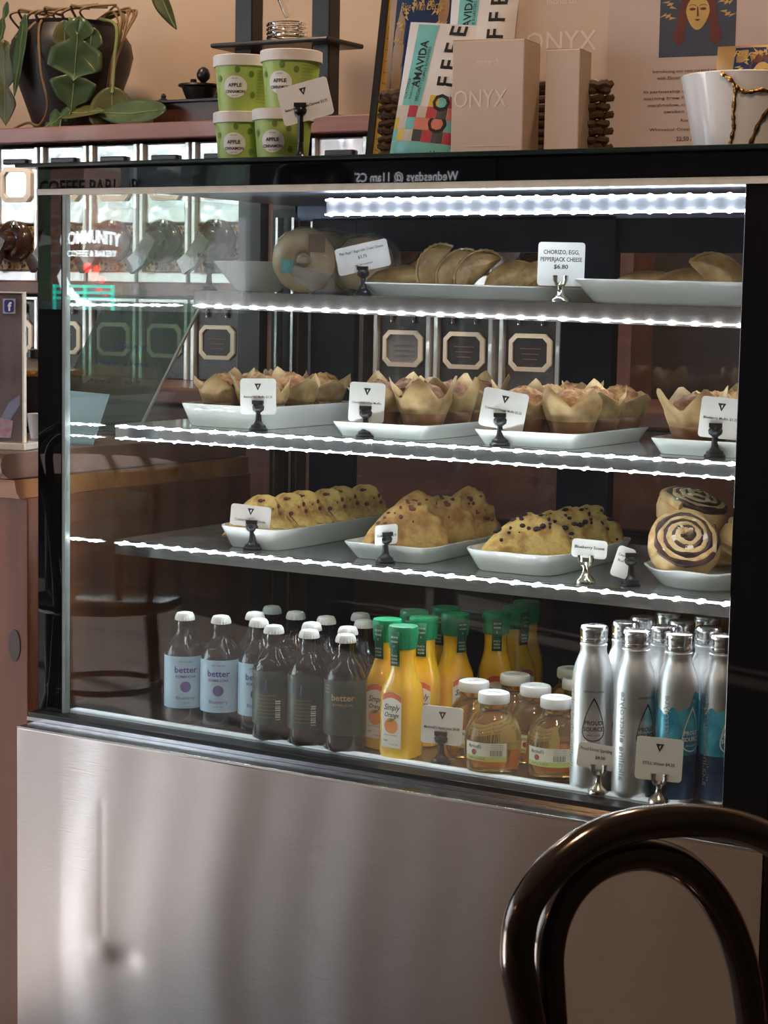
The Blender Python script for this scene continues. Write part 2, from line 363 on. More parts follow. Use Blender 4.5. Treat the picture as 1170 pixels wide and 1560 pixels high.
# LED strips, each with its own diodes
dio = MB().lathe([(.001, -.0026), (.0034, -.0016), (.0046, 0), (.0034, .0016), (.001, .0026)], 10).mesh('diode', LEDM)
def led(x0, x1, y, zf, pitch, h=.0035, ds=1):
    mb = MB(); mb.loft([[(x, y, zf(x)-h/2), (x, y+.003, zf(x)-h/2), (x, y+.003, zf(x)+h/2), (x, y, zf(x)+h/2)] for x in (x0, x1)])
    st = cb(mb, 'led_or_added_strip', LEDS)
    x = x0+pitch*.4
    while x < x1:
        d = bpy.data.objects.new('diode', dio); COL.objects.link(d); d.parent = st; d.location = (x-.6, y-.3-.0014, zf(x)-FLOOR); d.scale = (ds, ds, ds); x += pitch
led(.33, XR+.02, .285, lambda x: 1.2505, .0303, .0026, 1.15)
led(.33, XR+.02, .285, lambda x: 1.2275, .0303, .0026, 1.15)
led(XL+.006, XR+.02, .3225, lambda x: z1(x)-.0255, .0355, .0018)
led(XL+.006, XR+.02, .1145, lambda x: Z2-.004, .0355, .0014, .95)
led(XL+.006, XR+.02, .1145, lambda x: Z2-.0235, .0355, .0010, .75)
led(XL+.006, XR+.02, .1145, lambda x: Z3-.0055, .0355, .0013, 1.0)

# ================================================================== LEFT AND RIGHT COUNTERS
lc = thing('service_counter', 'reddish wooden service counter with moulded edge left of the case', 'counter', (-.6, .3, FLOOR))
MB().box(-1.8, -.04, .0, .62, FLOOR, .77).build('panel', WOODP, lc, bevel=.002, world=True)
MB().prism([(-.012, .77), (-.038, .795), (-.03, .8), (.3, .8), (.3, .77)], -1.8, -.045).mesh
mb = MB(); prof = [(0, .768), (-.012, .770), (-.020, .780), (-.024, .795), (-.024, .800), (.62, .800), (.62, .768)]
mb.loft([[(x, y, z) for y, z in prof] for x in (-1.8, -.046)]); mb.build('moulding', wood('moulding_wood', (.36, .15, .06), (.24, .09, .035), 'x'), lc, world=True)
prof = [(-.03, .802), (-.046, .812), (-.05, .824), (-.046, .836), (-.036, .842), (.62, .842), (.62, .802)]
mb = MB(); mb.loft([[(x, y, z) for y, z in prof] for x in (-1.8, -.052)]); mb.build('counter_slab', WOODS, lc, world=True)
kn = MB(); kn.lathe([(.019*math.cos(q*.3), .0001*q) for q in range(2)], 20); 
def disc(cx, y, cz, rx, rz, mi=0, n=22):
    return [(cx+rx*math.cos(2*PI*j/n), cz+rz*math.sin(2*PI*j/n)) for j in range(n)]
MB().prism(disc(-.068, 0, .53, .012, .026), -.0012, .002).build('wood_knot', M('knot', (.05, .018, .012), rough=.5, var=.4, vscale=90), lc, world=True)
MB().box(-1.8, -.05, .003, .012, FLOOR, .03).build('plinth', WOODR, lc, world=True)
rc = thing('end_counter', 'dark wooden counter end right of the case at the frame edge', 'counter', (1.6, .2, FLOOR))
MB().box(1.25, 2.2, .0, .6, FLOOR, .80).build('panel', WOODP, rc, world=True, bevel=.002)
MB().box(1.245, 2.2, -.03, .6, .80, .845).build('counter_slab', WOODS, rc, world=True, bevel=.008)

# ================================================================== BACK BAR WITH BULK COFFEE BINS
bb = thing('back_counter', 'long red-brown wooden back counter seen through the case', 'counter', (-.4, 1.6, FLOOR))
MB().box(-2.6, 2.0, 1.28, 2.03, .845, .885).build('counter_slab', WOODR, bb, bevel=.006, world=True)
MB().box(-2.6, 2.0, 1.31, 2.03, .775, .838).build('front_rail', WOODR, bb, bevel=.004, world=True)
MB().box(-2.6, 2.0, 1.30, 1.33, .635, .77).build('apron', WOODR, bb, bevel=.004, world=True)
MB().box(-2.6, 2.0, 1.36, 2.03, FLOOR, .635).build('cabinet_body', M('cabinet_dark', (.02, .018, .018), rough=.6), bb, world=True)
sh = thing('back_shelf', 'two-tier reddish wooden wall shelf holding the coffee bins', 'shelf', (-.6, 1.8, .885))
MB().box(-2.6, .22, 1.6, 2.03, 1.490, 1.530).build('top_board', WOODT, sh, bevel=.003, world=True)
MB().box(-2.6, .22, 1.6, 2.03, 1.096, 1.129).build('middle_board', WOODS, sh, bevel=.003, world=True)
for x0, x1 in ((-.765, -.70), (-.60, -.40), (.12, .19)): MB().box(x0, x1, 1.60, 2.0, .885, 1.49 if x0 != -.60 else 1.09).build('upright', BLACKM, sh, world=True)
MB().box(-.69, -.64, 1.62, 1.70, .885, 1.49).build('upright', WOODS, sh, world=True)
MB().box(.20, 1.6, 1.72, 1.76, .885, 1.5).build('dark_backboard', M('dark_backboard', (.05, .036, .032), rough=.4, var=.4, vscale=5), sh, world=True)
MB().box(.235, .29, 1.6, 1.9, .885, 1.8).build('side_post', WOODR, sh, world=True)
BINB = M('bin_dark_beans', (.022, .016, .014), rough=.35, var=.7, vscale=160, bump=.5, bscale=170, coat=.9)
m_, N_, L_, b_ = nt('bin_mirror_front'); b_.inputs['Metallic'].default_value = .6; b_.inputs['Roughness'].default_value = .14
n1 = N_.new('ShaderNodeTexNoise'); n1.inputs['Scale'].default_value = 14; n1.inputs['Detail'].default_value = 2; tcx = N_.new('ShaderNodeTexCoord'); L_.new(tcx.outputs['Object'], n1.inputs['Vector'])
bp_ = N_.new('ShaderNodeBump'); bp_.inputs['Strength'].default_value = .25; bp_.inputs['Distance'].default_value = .01; L_.new(n1.outputs[0], bp_.inputs['Height']); L_.new(bp_.outputs[0], b_.inputs['Normal'])
b_.inputs['Base Color'].default_value = (.84, .86, .88, 1); BINMIR = m_
BEANS = M('pale_beans', (.60, .46, .26), rough=.5, col2=(.09, .05, .025), vscale=110, bump=.8, bscale=110, vc=(.42, .55))
OCT = M('cream_octagon_frame', (.95, .90, .78), rough=.4, var=.05)
PLATE = M('bin_label_plate', (.03, .027, .028), rough=.3, var=.3)
PLATEG = M('bin_label_plate_grey', (.22, .22, .23), rough=.3, var=.1)
BRONZE = M('bin_dial_bronze', (.045, .022, .016), rough=.18, coat=.7)
def octo(cx, cz, hw, hh, c):
    return [(cx-hw+c, cz-hh), (cx+hw-c, cz-hh), (cx+hw, cz-hh+c), (cx+hw, cz+hh-c), (cx+hw-c, cz+hh), (cx-hw+c, cz+hh), (cx-hw, cz+hh-c), (cx-hw, cz-hh+c)]
def octframe(cx, cz, hw, hh, c, wd_, y0, y1):
    a = octo(cx, cz, hw, hh, c); b = octo(cx, cz, hw-wd_, hh-wd_, c*.72); mb = MB()
    mb.loft([[(x, y1, z) for x, z in a], [(x, y0, z) for x, z in a], [(x, y0-.002, z) for x, z in b], [(x, y1, z) for x, z in b]], 0, False, False); return mb
def lower_bin(x, lab, grey=False):
    t = thing('coffee_bin', lab, 'dispenser', (x, 1.62, .885), 0, 'lower row of bulk coffee bins')
    MB().box(-.066, .066, .012, .36, .0, .195).build('bean_hopper', BINB, t, bevel=.004)
    for sx in (-1, 1): MB().box(min(sx*.078, sx*.066), max(sx*.078, sx*.066), 0, .36, 0, .2).build('side_wall', BINMIR, t, bevel=.002)
    MB().box(-.078, .078, 0, .36, .196, .203).build('lid', BINMIR, t)
    f = octframe(0, .098, .054, .043, .016, .010, .005, .012).build('label_frame', OCT, t)
    lp = MB().prism(octo(0, .098, .044, .033, .011), .008, .013).build('label_plate', PLATEG if grey else PLATE, t)
    mb = MB()
    for k in range(3): mb.box(-.026+.004*k, .026-.004*k, .0065, .0085, .106-.012*k, .1075-.012*k)
    mb.build('label_lines', M('label_lines', (.35, .16, .13), rough=.5) if not grey else INKG, lp)
    mb = MB(); mb.lathe([(.004, 0), (.004, .012), (.006, .016), (.002, .024)], 10, (-.03, .006, .160)); mb.lathe([(.004, 0), (.004, .012), (.006, .016), (.002, .024)], 10, (.03, .006, .160))
    mb.build('lid_studs', CHROME, t, True)
    return t
def upper_bin(x, lab):
    t = thing('coffee_bin', lab, 'dispenser', (x, 1.62, 1.129), 0, 'upper row of bulk coffee bins')
    MB().box(-.066, .066, .012, .38, .150, .352).build('hopper_front', BINMIR, t, bevel=.004)
    MB().box(-.064, .064, .012, .38, .03, .146).build('beans', BEANS, t)
    for sx in (-1, 1): MB().box(min(sx*.078, sx*.066), max(sx*.078, sx*.066), 0, .38, 0, .352).build('side_wall', BINMIR, t, bevel=.002)
    MB().box(-.078, .078, -.004, .38, .0, .028).build('base', BINMIR, t, bevel=.003)
    MB().box(-.04, .04, -.002, .012, .308, .322).build('lid_handle', BLACKM, t, bevel=.003)
    octframe(0, .255, .053, .046, .016, .012, .002, .012).build('label_frame', OCT, t)
    MB().prism(octo(0, .255, .042, .035, .011), .006, .013).build('label_plate', M('silver_plate', (.62, .64, .66), rough=.15, metal=.6), t)
    d = MB(); R = .055
    d.loft([[(r*math.cos(a*PI/10), y, .105+r*math.sin(a*PI/10)) for a in range(20)] for r, y in ((R, .010), (R, -.012), (R*.86, -.022), (R*.5, -.026), (R*.42, -.05), (R*.2, -.056))])
    dd = d.build('dial', BRONZE, t, True)
    d = MB(); d.loft([[(-.01, -.034, .125), (.018, -.034, .105), (.018, -.058, .105), (-.01, -.058, .125)], [(-.05, -.030, .075), (-.02, -.030, .045), (-.02, -.058, .045), (-.05, -.058, .075)], [(-.085, -.034, .055), (-.065, -.034, .022), (-.065, -.05, .022), (-.085, -.05, .055)]])
    d.build('chute', BRONZE, dd, True)
    MB().lathe([(.010, 0), (.012, .006), (.007, .016), (.002, .02)], 10, (.025, -.03, .14)).build('knob', CHROME, dd, True)
    return t
lx = [-1.837, -1.672, -1.507, -1.342, -1.177, -1.012, -.847, -.307, -.142, .030]
ordw = ['first', 'second', 'third', 'fourth', 'fifth', 'sixth', 'seventh', 'eighth', 'ninth', 'tenth']
B0 = lower_bin(lx[0], 'lower coffee bin with octagon label frame, first of its row from the left')
B1 = lower_bin(lx[7], 'lower coffee bin with grey label plate, behind the chocolate muffins', True)
B1['label'] = 'lower coffee bin with a grey label plate, left of the three behind the muffins'
for i, x in enumerate(lx):
    if i in (0, 7): continue
    nm = 'dark lower coffee bin with cream octagon frame, %s of its row from the left' % ordw[i]
    if i == 8: nm = 'dark lower coffee bin with octagon frame, middle of the three behind the muffins'
    if i == 9: nm = 'dark lower coffee bin with octagon frame, rightmost of the three behind the muffins'
    dup(B0, (x, 1.62, .885), label=nm)
U0 = upper_bin(lx[0], 'upper mirror-fronted coffee bin with bronze dial, first of its row from the left')
ux = lx[:7]+[-.490]+lx[7:]; ordw.append('eleventh')
for i, x in enumerate(ux[1:], 1): dup(U0, (x, 1.62, 1.129), label='upper mirror-fronted coffee bin with bronze dial, %s of its row from the left' % ordw[i])

# --- potted plant, grinder and cold brew tower on the top shelf
ZS = 1.530
POTM = M('black_pot', (.018, .018, .021), rough=.42, var=.3, vscale=8)
pot = thing('potted_philodendron', 'trailing green philodendron in a black vase on the top shelf', 'plant', (-1.455, 1.79, ZS))
MB().lathe([(.0, .0), (.096, .0), (.100, .01), (.125, .08), (.155, .16), (.166, .205), (.160, .24), (.142, .266), (.134, .278), (.138, .288), (.126, .288), (.12, .27), (0, .262)], 40, cap0=False, cap1=False).build('vase', POTM, pot, True)
MB().lathe([(.0, .268), (.06, .272), (.114, .266)], 24, cap0=False, cap1=False).build('soil', M('soil', (.02, .013, .009), rough=.9, bump=.6), pot)
STEMM = M('vine_stem', (.20, .13, .06), rough=.6, var=.3)
STEMG = M('green_stem', (.16, .20, .07), rough=.5)
LF = M('leaf_green', (.045, .085, .035), rough=.36, col2=(.024, .052, .022), vscale=18, coat=.15)
LF2 = M('leaf_olive', (.085, .085, .024), rough=.4, col2=(.045, .055, .018), vscale=18)
VEIN = M('leaf_vein', (.20, .27, .12), rough=.5)
def leaf(length, width, lobes, base, tip_dir, face, curl, mat_, parent, name='leaf'):
    # outline along the midrib; rows across
    n = 44; d = Vector(tip_dir).normalized(); nrm = Vector(face); nrm = (nrm-d*nrm.dot(d)).normalized(); sd = d.cross(nrm).normalized(); B = Vector(base)
    vs = []; K = 4
    for i in range(n+1):
        s_ = i/n
        w_ = width*.5*(math.sin(PI*min(1, s_**.72))**.8 if s_ < 1 else 0)
        if lobes: w_ *= (.26+.74*min(1, 1.5*abs(math.cos(PI*lobes*s_)))) if .10 < s_ < .9 else 1
        for j in range(-K, K+1):
            q = j/K
            p = B+d*(length*(s_-(.14*abs(q)*(1 if s_ < .3 else .0)*(1-s_/.3) if s_ < .3 else 0)-(.06*lobes/3*abs(q) if lobes else 0)))+sd*(w_*q)
            p += nrm*(-curl*length*s_*s_+.10*w_*(1-abs(q))*-1+.05*w_*math.sin(9*s_+3*q))
            vs.append(p)
    k = 2*K+1
    mb = MB(); mb.add(vs, [(i*k+j, i*k+j+1, (i+1)*k+j+1, (i+1)*k+j) for i in range(n) for j in range(k-1)])
    o = mb.build(name, mat_, parent, True, solid=.0012)
    vv = MB(); vv.tube([Vector(vs[i*k+K])+nrm*.0012 for i in range(0, n+1, 3)], .0012, 5); vv.build('midrib', VEIN, o)
    return o
F = (.45, -.85, .15)       # towards the viewer's side of the room
leaf(.19, .062, 0, (-.015, -.175, .27), (-.22, -.03, -1), (-.3, -.9, .2), .06, LF, pot)
leaf(.235, .145, 3, (.155, -.16, .235), (-.10, -.05, -1), F, .10, LF, pot)
leaf(.12, .07, 1, (.115, -.165, .255), (.02, -.02, -1), F, .05, LF2, pot)
leaf(.10, .07, 1, (.185, -.14, .240), (-.1, -.1, -1), F, .10, LF, pot)
leaf(.12, .08, 2, (-.10, -.15, .315), (-.35, .0, -.9), (-.4, -.8, .3), .1, LF, pot)
leaf(.20, .11, 1, (-.185, -.06, .22), (-.02, .0, -1), (.1, -.9, .1), .05, LF2, pot)
leaf(.13, .12, 0, (.245, -.13, .085), (.05, -.15, -1), (.4, -.8, .25), .05, LF2, pot)
leaf(.19, .085, 0, (.40, -.14, .035), (-1, -.05, -.02), (.2, -.7, .5), -.02, LF, pot)
leaf(.15, .06, 0, (.10, -.155, .035), (1, -.10, .06), (.1, -.6, .8), .06, LF2, pot)
leaf(.08, .07, 2, (.12, -.165, .035), (-.9, -.2, -.5), (.2, -.8, .5), .04, LF, pot)
leaf(.17, .075, 0, (.30, -.05, .40), (.42, -.02, -.85), (-.5, -.8, .2), .10, LF2, pot)
def vine(pts, r, m, name='stem'):
    out = []
    for i in range(len(pts)-1):
        p0, p1, p2, p3 = (Vector(pts[max(0, i-1)]), Vector(pts[i]), Vector(pts[i+1]), Vector(pts[min(len(pts)-1, i+2)]))
        for q in range(6):
            t_ = q/6; out.append(.5*((2*p1)+(p2-p0)*t_+(2*p0-5*p1+4*p2-p3)*t_*t_+(3*p1-p0-3*p2+p3)*t_**3))
    out.append(Vector(pts[-1])); return MB().tube(out, r, 7).build(name, m, pot, True)
vine([(.0, -.10, .30), (.02, -.155, .26), (.035, -.165, .15), (.045, -.15, .06), (.0, -.13, .012), (-.05, -.12, .02), (-.10, -.12, .006)], .0035, STEMM)
vine([(.0, -.09, .295), (-.01, -.13, .28), (-.03, -.16, .245), (-.06, -.155, .24)], .004, STEMM)
vine([(.07, -.09, .29), (.12, -.15, .275), (.155, -.16, .235)], .003, STEMG)
vine([(.10, -.08, .29), (.15, -.13, .275), (.185, -.14, .240)], .003, STEMG)
vine([(.14, -.05, .29), (.225, -.09, .26), (.235, -.11, .17), (.245, -.13, .085)], .0045, STEMG)
for k in range(8):
    a = random.uniform(-1, 1)
    vine([(.11+.02*a, -.03, .285), (.19+.01*k*.3, -.06+.01*k, .30+.02*random.random()), (.225+.02*random.random(), -.08+.01*a, .24), (.205+.02*random.random(), -.09, .16), (.20+.03*random.random(), -.1, .08-.03*random.random())], .0028+.001*random.random(), STEMM)
for k in range(9):
    x = -.14+.03*k
    vine([(x, -.05, .28), (x+.02, -.11, .305+.012*math.sin(k*2.)), (x+.05, -.10, .315), (x+.11, -.07, .30+.03*random.random())], .003+.0012*random.random(), STEMM)
# second, larger dark leaf of the plant hangs at far left
gr = thing('coffee_grinder', 'antique coffee grinder, wooden box with black bowl on the top shelf', 'grinder', (-1.005, 1.76, ZS))
MB().box(-.105, .105, -.06, .10, .0, .06).build('box', M('grinder_wood', (.06, .025, .016), rough=.35, var=.4), gr, bevel=.003)
MB().box(-.115, .115, -.07, .11, .058, .066).build('lid', BLACKM, gr, bevel=.002)
MB().lathe([(.0, .066), (.030, .066), (.036, .075), (.046, .100), (.056, .104), (.054, .109), (.044, .104), (.0, .095)], 24, cap0=False, cap1=False).build('bowl', BLACKM, gr, True)
kb = MB(); kb.tube([(-.012, -.01, .1), (-.012, -.01, .122)], .008, 8); kb.tube([(.012, 0, .1), (.012, 0, .118)], .005, 8); kb.lathe([(.006, .114), (.016, .124), (.018, .134), (.013, .147), (.004, .153)], 12, (.012, 0, 0)); kb.build('crank_knob', BLACKM, gr, True)
for x in (-.085, .085): MB().lathe([(.012, .066), (.012, .07), (.006, .074), (.007, .080), (.002, .086)], 10, (x, -.04, 0)).build('finial', BLACKM, gr, True)
tw = thing('cold_brew_tower', 'black framed glass drip coffee tower on the top shelf', 'coffee maker', (-.73, 1.75, ZS))
for x in (-.115, .115): MB().box(x-.026, x+.026, -.025, .025, .0, .46).build('post', BLACKM, tw, bevel=.003)
MB().box(-.15, .15, -.07, .07, .0, .02).build('base', BLACKM, tw, bevel=.004)
mb = MB(); mb.prism([(-.175, .185), (.175, .185), (.175, .197), (-.175, .197)], -.085, .085); mb.build('shelf', BLACKM, tw, bevel=.005)
MB().box(-.15, .15, -.07, .07, .44, .46).build('top_plate', BLACKM, tw, bevel=.004)
CG = M('glass_coil', (.95, .95, .93), rough=.02, trans=1, ior=1.46, var=.01)
mb = MB(); mb.tube([(.048*math.cos(q*.45), .048*math.sin(q*.45), .203+.0105*q*.45/(2*PI)) for q in range(62)], .0042, 8); mb.build('glass_coil', CG, tw, True)
mb = MB(); mb.tube([(-.0, 0, .262), (-.01, 0, .29), (-.02, 0, .34)], [.006, .010, .022], 12); mb.lathe([(.022, .33), (.045, .37), (.045, .42)], 16, cap0=False, cap1=False); mb.build('glass_funnel', CG, tw, True)
MB().tube([(0, 0, .184), (0, 0, .13)], .003, 8).build('drip_tube', CG, tw, True)
MB().lathe([(.0, .02), (.04, .02), (.045, .05), (.03, .1), (.015, .12), (.015, .135)], 20, cap1=False).build('carafe', CG, tw, True)

# ================================================================== PRICE SIGNS
HOLD = M('black_holder', (.012, .012, .014), rough=.3)
HOLDM = M('silver_holder', (.62, .58, .50), rough=.18, metal=1)
def rrect(w_, h_, r_, n=4):
    pts = []
    for cx, cz, a0 in ((w_/2-r_, r_, -PI/2), (w_/2-r_, h_-r_, 0), (-w_/2+r_, h_-r_, PI/2), (-w_/2+r_, r_, PI)):
        for k in range(n+1): a = a0+PI/2*k/n; pts.append((cx+r_*math.cos(a), cz+r_*math.sin(a)))
    return pts
def sign(loc, lab, w_, h_, lines, rotz=.35, tilt=0, zc=.028, metal=False, logo=True, dx=0, mat_=None, hold_rot=None, lean=0):
    t = thing('price_sign', lab, 'sign', loc, rotz, 'price signs in the pastry case')
    hm = HOLDM if metal else HOLD
    if metal:
        MB().lathe([(.0145, 0), (.0145, .003), (.011, .008), (.006, .013), (.004, .02), (.0055, .026), (.003, .03)], 16).build('holder_base', hm, t, True)
        for sx in (-1, 1): MB().tube([(0, 0, .022), (sx*.006, -.001, .027), (sx*.008, -.002, .033), (sx*.008, -.002, .040)], [.0025, .003, .0036, .0042], 8).build('clip', hm, t, True)
    else:
        MB().lathe([(.015, 0), (.015, .003), (.0125, .0045), (.0115, .008), (.008, .010), (.0055, .014), (.005, .018), (.004, .030)], 16).build('holder_base', hm, t, True)
        mb = MB(); mb.lathe([(.0045, .028), (.0095, .032), (.0105, .037), (.008, .041)], 10); mb.box(-.009, .009, -.0065, .0045, .041, .047); mb.build('clip', hm, t, True)
    mb = MB(); c, s_ = math.cos(tilt), math.sin(tilt)
    T = lambda x, z, y=0: (dx+x*c-z*s_, y-.001+lean*z, zc+x*s_+z*c)
    pts = rrect(w_, h_, .005)
    mb.loft([[T(x, z, -.0008) for x, z in pts], [T(x, z, .0008) for x, z in pts]])
    cd_ = mb.build('card', mat_ or CARD, t)
    mb = MB()
    for (tx, sz, zz, wd_) in lines: put(mb, tx, sz, lambda a, b, zz=zz: T(a, zz+b, -.0013), width=wd_, bold=.01)
    if logo:
        s0 = .0055; zt = h_*.86
        mb.add([T(-s0, zt, -.0013), T(s0, zt, -.0013), T(0, zt-.011, -.0013)], [(0, 1, 2)])
        mb.add([T(-.001, zt-.003, -.0015), T(.0018, zt-.0015, -.0015), T(.0002, zt-.007, -.0015)], [(0, 1, 2)], 1)
    mb.build('lettering', [INK, CARD], cd_)
    return t
L1 = lambda s_, h_=.050, w_=.046: [(s_, .0048, h_*.46, w_)]
S = Vector
sign((.299, .150, Z2), 'white banana nut muffin price card, leftmost on the muffin shelf', .058, .056, L1('Banana Nut Muffin $3.25', .056), .30, .02, zc=.025)
sign((.495, .150, Z2), 'white price card in front of the chocolate muffin plate', .054, .060, [('Chocolate Chip Muffin', .0045, .028, .044), ('$3.25', .004, .022, None)], .42, -.04, zc=.022)
sign((.727, .142, Z2), 'white cranberry orange muffin price card tilted down to the right', .066, .056, L1('Cranberry Orange Muffin $3.25', .056, .054), .30, -.16, zc=.024)
sign((1.048, .160, Z2), 'white blueberry muffin price card at the right end of its shelf', .056, .056, L1('Blueberry Muffin $3.25', .056), .35, -.08, zc=.026, dx=.004)
sign((.290, .150, Z3), 'grey-white cranberry orange scone price card leaning back at left', .066, .034, [('Cranberry Orange Scone', .006, .008, .05)], .30, -.07, zc=.036, dx=-.004, logo=True, mat_=CARDG)
sign((.535, .148, Z3), 'small white price card turned edge-on on the scone shelf', .046, .030, [('Scone $3.25', .005, .012, .04)], 1.30, .0, zc=.028, logo=False)
sign((.867, .145, Z3), 'blueberry scone price card in a silver holder on the scone shelf', .050, .026, [('Blueberry Scone', .006, .013, .042)], .35, -.06, zc=.036, dx=.004, metal=True, logo=False)
sign((.930, .160, Z3), 'narrow cinnamon roll price card standing on its side in a black holder', .026, .044, [('Cinnamon', .005, .030, .020), ('Roll $4', .005, .022, .016)], .55, -.30, zc=.012, dx=-.018, logo=False)
sign((.695, .045, ZD), "white apple juice price card in front of the juice bottles", .060, .055, [("Martinelli's Apple Juice $4.00", .0055, .022, .052)], .30, -.03, zc=.028)
sign((.955, .004+.012, ZD+.001), 'white sparkling water price card at the foot of the first silver bottle', .062, .034, [('Proud Source Sparkling Water', .0065, .024, .056), ('$4.00', .006, .014, None)], .35, -.10, zc=.033, metal=True, logo=False)
sign((1.043, .016, ZD+.001), 'white still water price card below the blue bottles', .062, .058, [('STILL Water $4.25', .0058, .021, .042)], .30, -.03, zc=.030, metal=True, dx=-.002)
# top shelf signs
def sz(x): return z1(x)
sign((.055, .352, sz(.055)), 'clear price card in a black holder, leftmost on the top shelf', .062, .052, [('BAGELS', .010, .028, .04)], .35, .0, zc=.028, mat_=PLASTIC, logo=False)
sign((.362, .352, sz(.362)), 'grey card about plain bagels tilted up to the right on top shelf', .090, .044, [('Plain Bagel / Bagel with Cream Cheese', .006, .032, .075), ('$3.75', .007, .021, None), ('ask for toasted', .004, .010, .03)], .25, .22, zc=.040, dx=.004, logo=False, mat_=M('frosted_card', (.55, .52, .52), rough=.35))
sign((.7165, .350, sz(.7165)), 'white handwritten chorizo and egg empanada card on the top shelf', .072, .066, [('CHORIZO, EGG,', .009, .048, .055), ('PEPPERJACK CHEESE', .009, .037, .064), ('$6.80', .009, .026, .022)], .28, -.01, zc=.024, metal=True, logo=False)
sign((.413, .085, 1.293), 'white oatmeal price card tilted in front of the apple cinnamon cups', .078, .056, [('Seasonal Cinnamon Oatmeal $3.75', .0055, .020, .066)], .30, .25, zc=.062, dx=.014)
for o in [q for q in bpy.data.objects if q.get('label', '').startswith('white oatmeal')]:
    MB().tube([(0, 0, .03), (0, 0, .075)], .005, 8).build('holder_stem', HOLD, o, True)
    for q in o.children:
        if q.name.startswith('clip'): q.location = (0, 0, .040)

# ================================================================== PLATES
def sering(a, b, z, pw, n=48, cx=0, cy=0, wav=0):
    r_ = []
    for j in range(n):
        t_ = 2*PI*j/n; c, s_ = math.cos(t_), math.sin(t_)
        k = 1+wav*math.sin(7*t_)
        r_.append((cx+k*a*math.copysign(abs(c)**(2/pw), c), cy+k*b*math.copysign(abs(s_)**(2/pw), s_), z+wav*.12*math.sin(7*t_)))
    return r_
def plate(loc, lab, a, b, h, pw=9, base=.030, rotz=0, wav=0, tilt=None):
    o_ = MB(); f = base
    o_.loft([sering(a-f, b-f, 0, pw), sering(a-f*.85, b-f*.85, .003, pw), sering(a-f*.35, b-f*.35, h*.6, pw, wav=wav*.5), sering(a, b, h-.002, pw, wav=wav), sering(a, b, h, pw, wav=wav), sering(a-.004, b-.004, h, pw, wav=wav), sering(a-f*.4, b-f*.4, h*.6, pw), sering(a-f*.95, b-f*.95, .006, pw)])
    p_ = o_.build('serving_plate', PORC, None, True); p_.location = loc; p_.rotation_euler = (0, tilt or 0, rotz)
    return tag(p_, lab, 'plate', 'white serving plates')
plate((.222, .300, Z2), 'deep white rectangular plate of muffins, leftmost on the muffin shelf', .088, .142, .036, 12, .012)
plate((.520, .275, Z2), 'white plate under the chocolate chip muffins, second from left', .086, .136, .022, 12, .011)
plate((.765, .275, Z2), 'white plate under the cranberry orange muffins, third from left', .086, .136, .022, 12, .011)
plate((1.035, .300, Z2), 'white plate under the muffins at the right end of the shelf', .088, .142, .022, 12, .011)
plate((.282, .318, Z3), 'white rounded plate holding the row of cranberry orange scones', .068, .172, .034, 6, .014)
plate((.527, .285, Z3), 'white square-cornered plate holding the plain chip scones', .078, .130, .026, 12, .016)
plate((.737, .300, Z3), 'white rounded plate holding the blueberry scones', .082, .15, .032, 6, .016)
plate((1.012, .270, Z3), 'white wavy-rimmed oval plate under the cinnamon rolls',   .092, .122, .028, 2.2, .024, wav=.012)
plate((.525, .470, z1(.525)), 'long white platter of empanadas on the left of the top shelf', .185, .125, .022, 8, .022, tilt=.0125)
plate((.925, .470, z1(.925)), 'long white platter of empanadas on the right of the top shelf', .200, .130, .036, 8, .030, tilt=.0125)
plate((.075, .470, z1(.075)), 'round white bowl at the left end of the top shelf', .078, .078, .052, 2, .045)

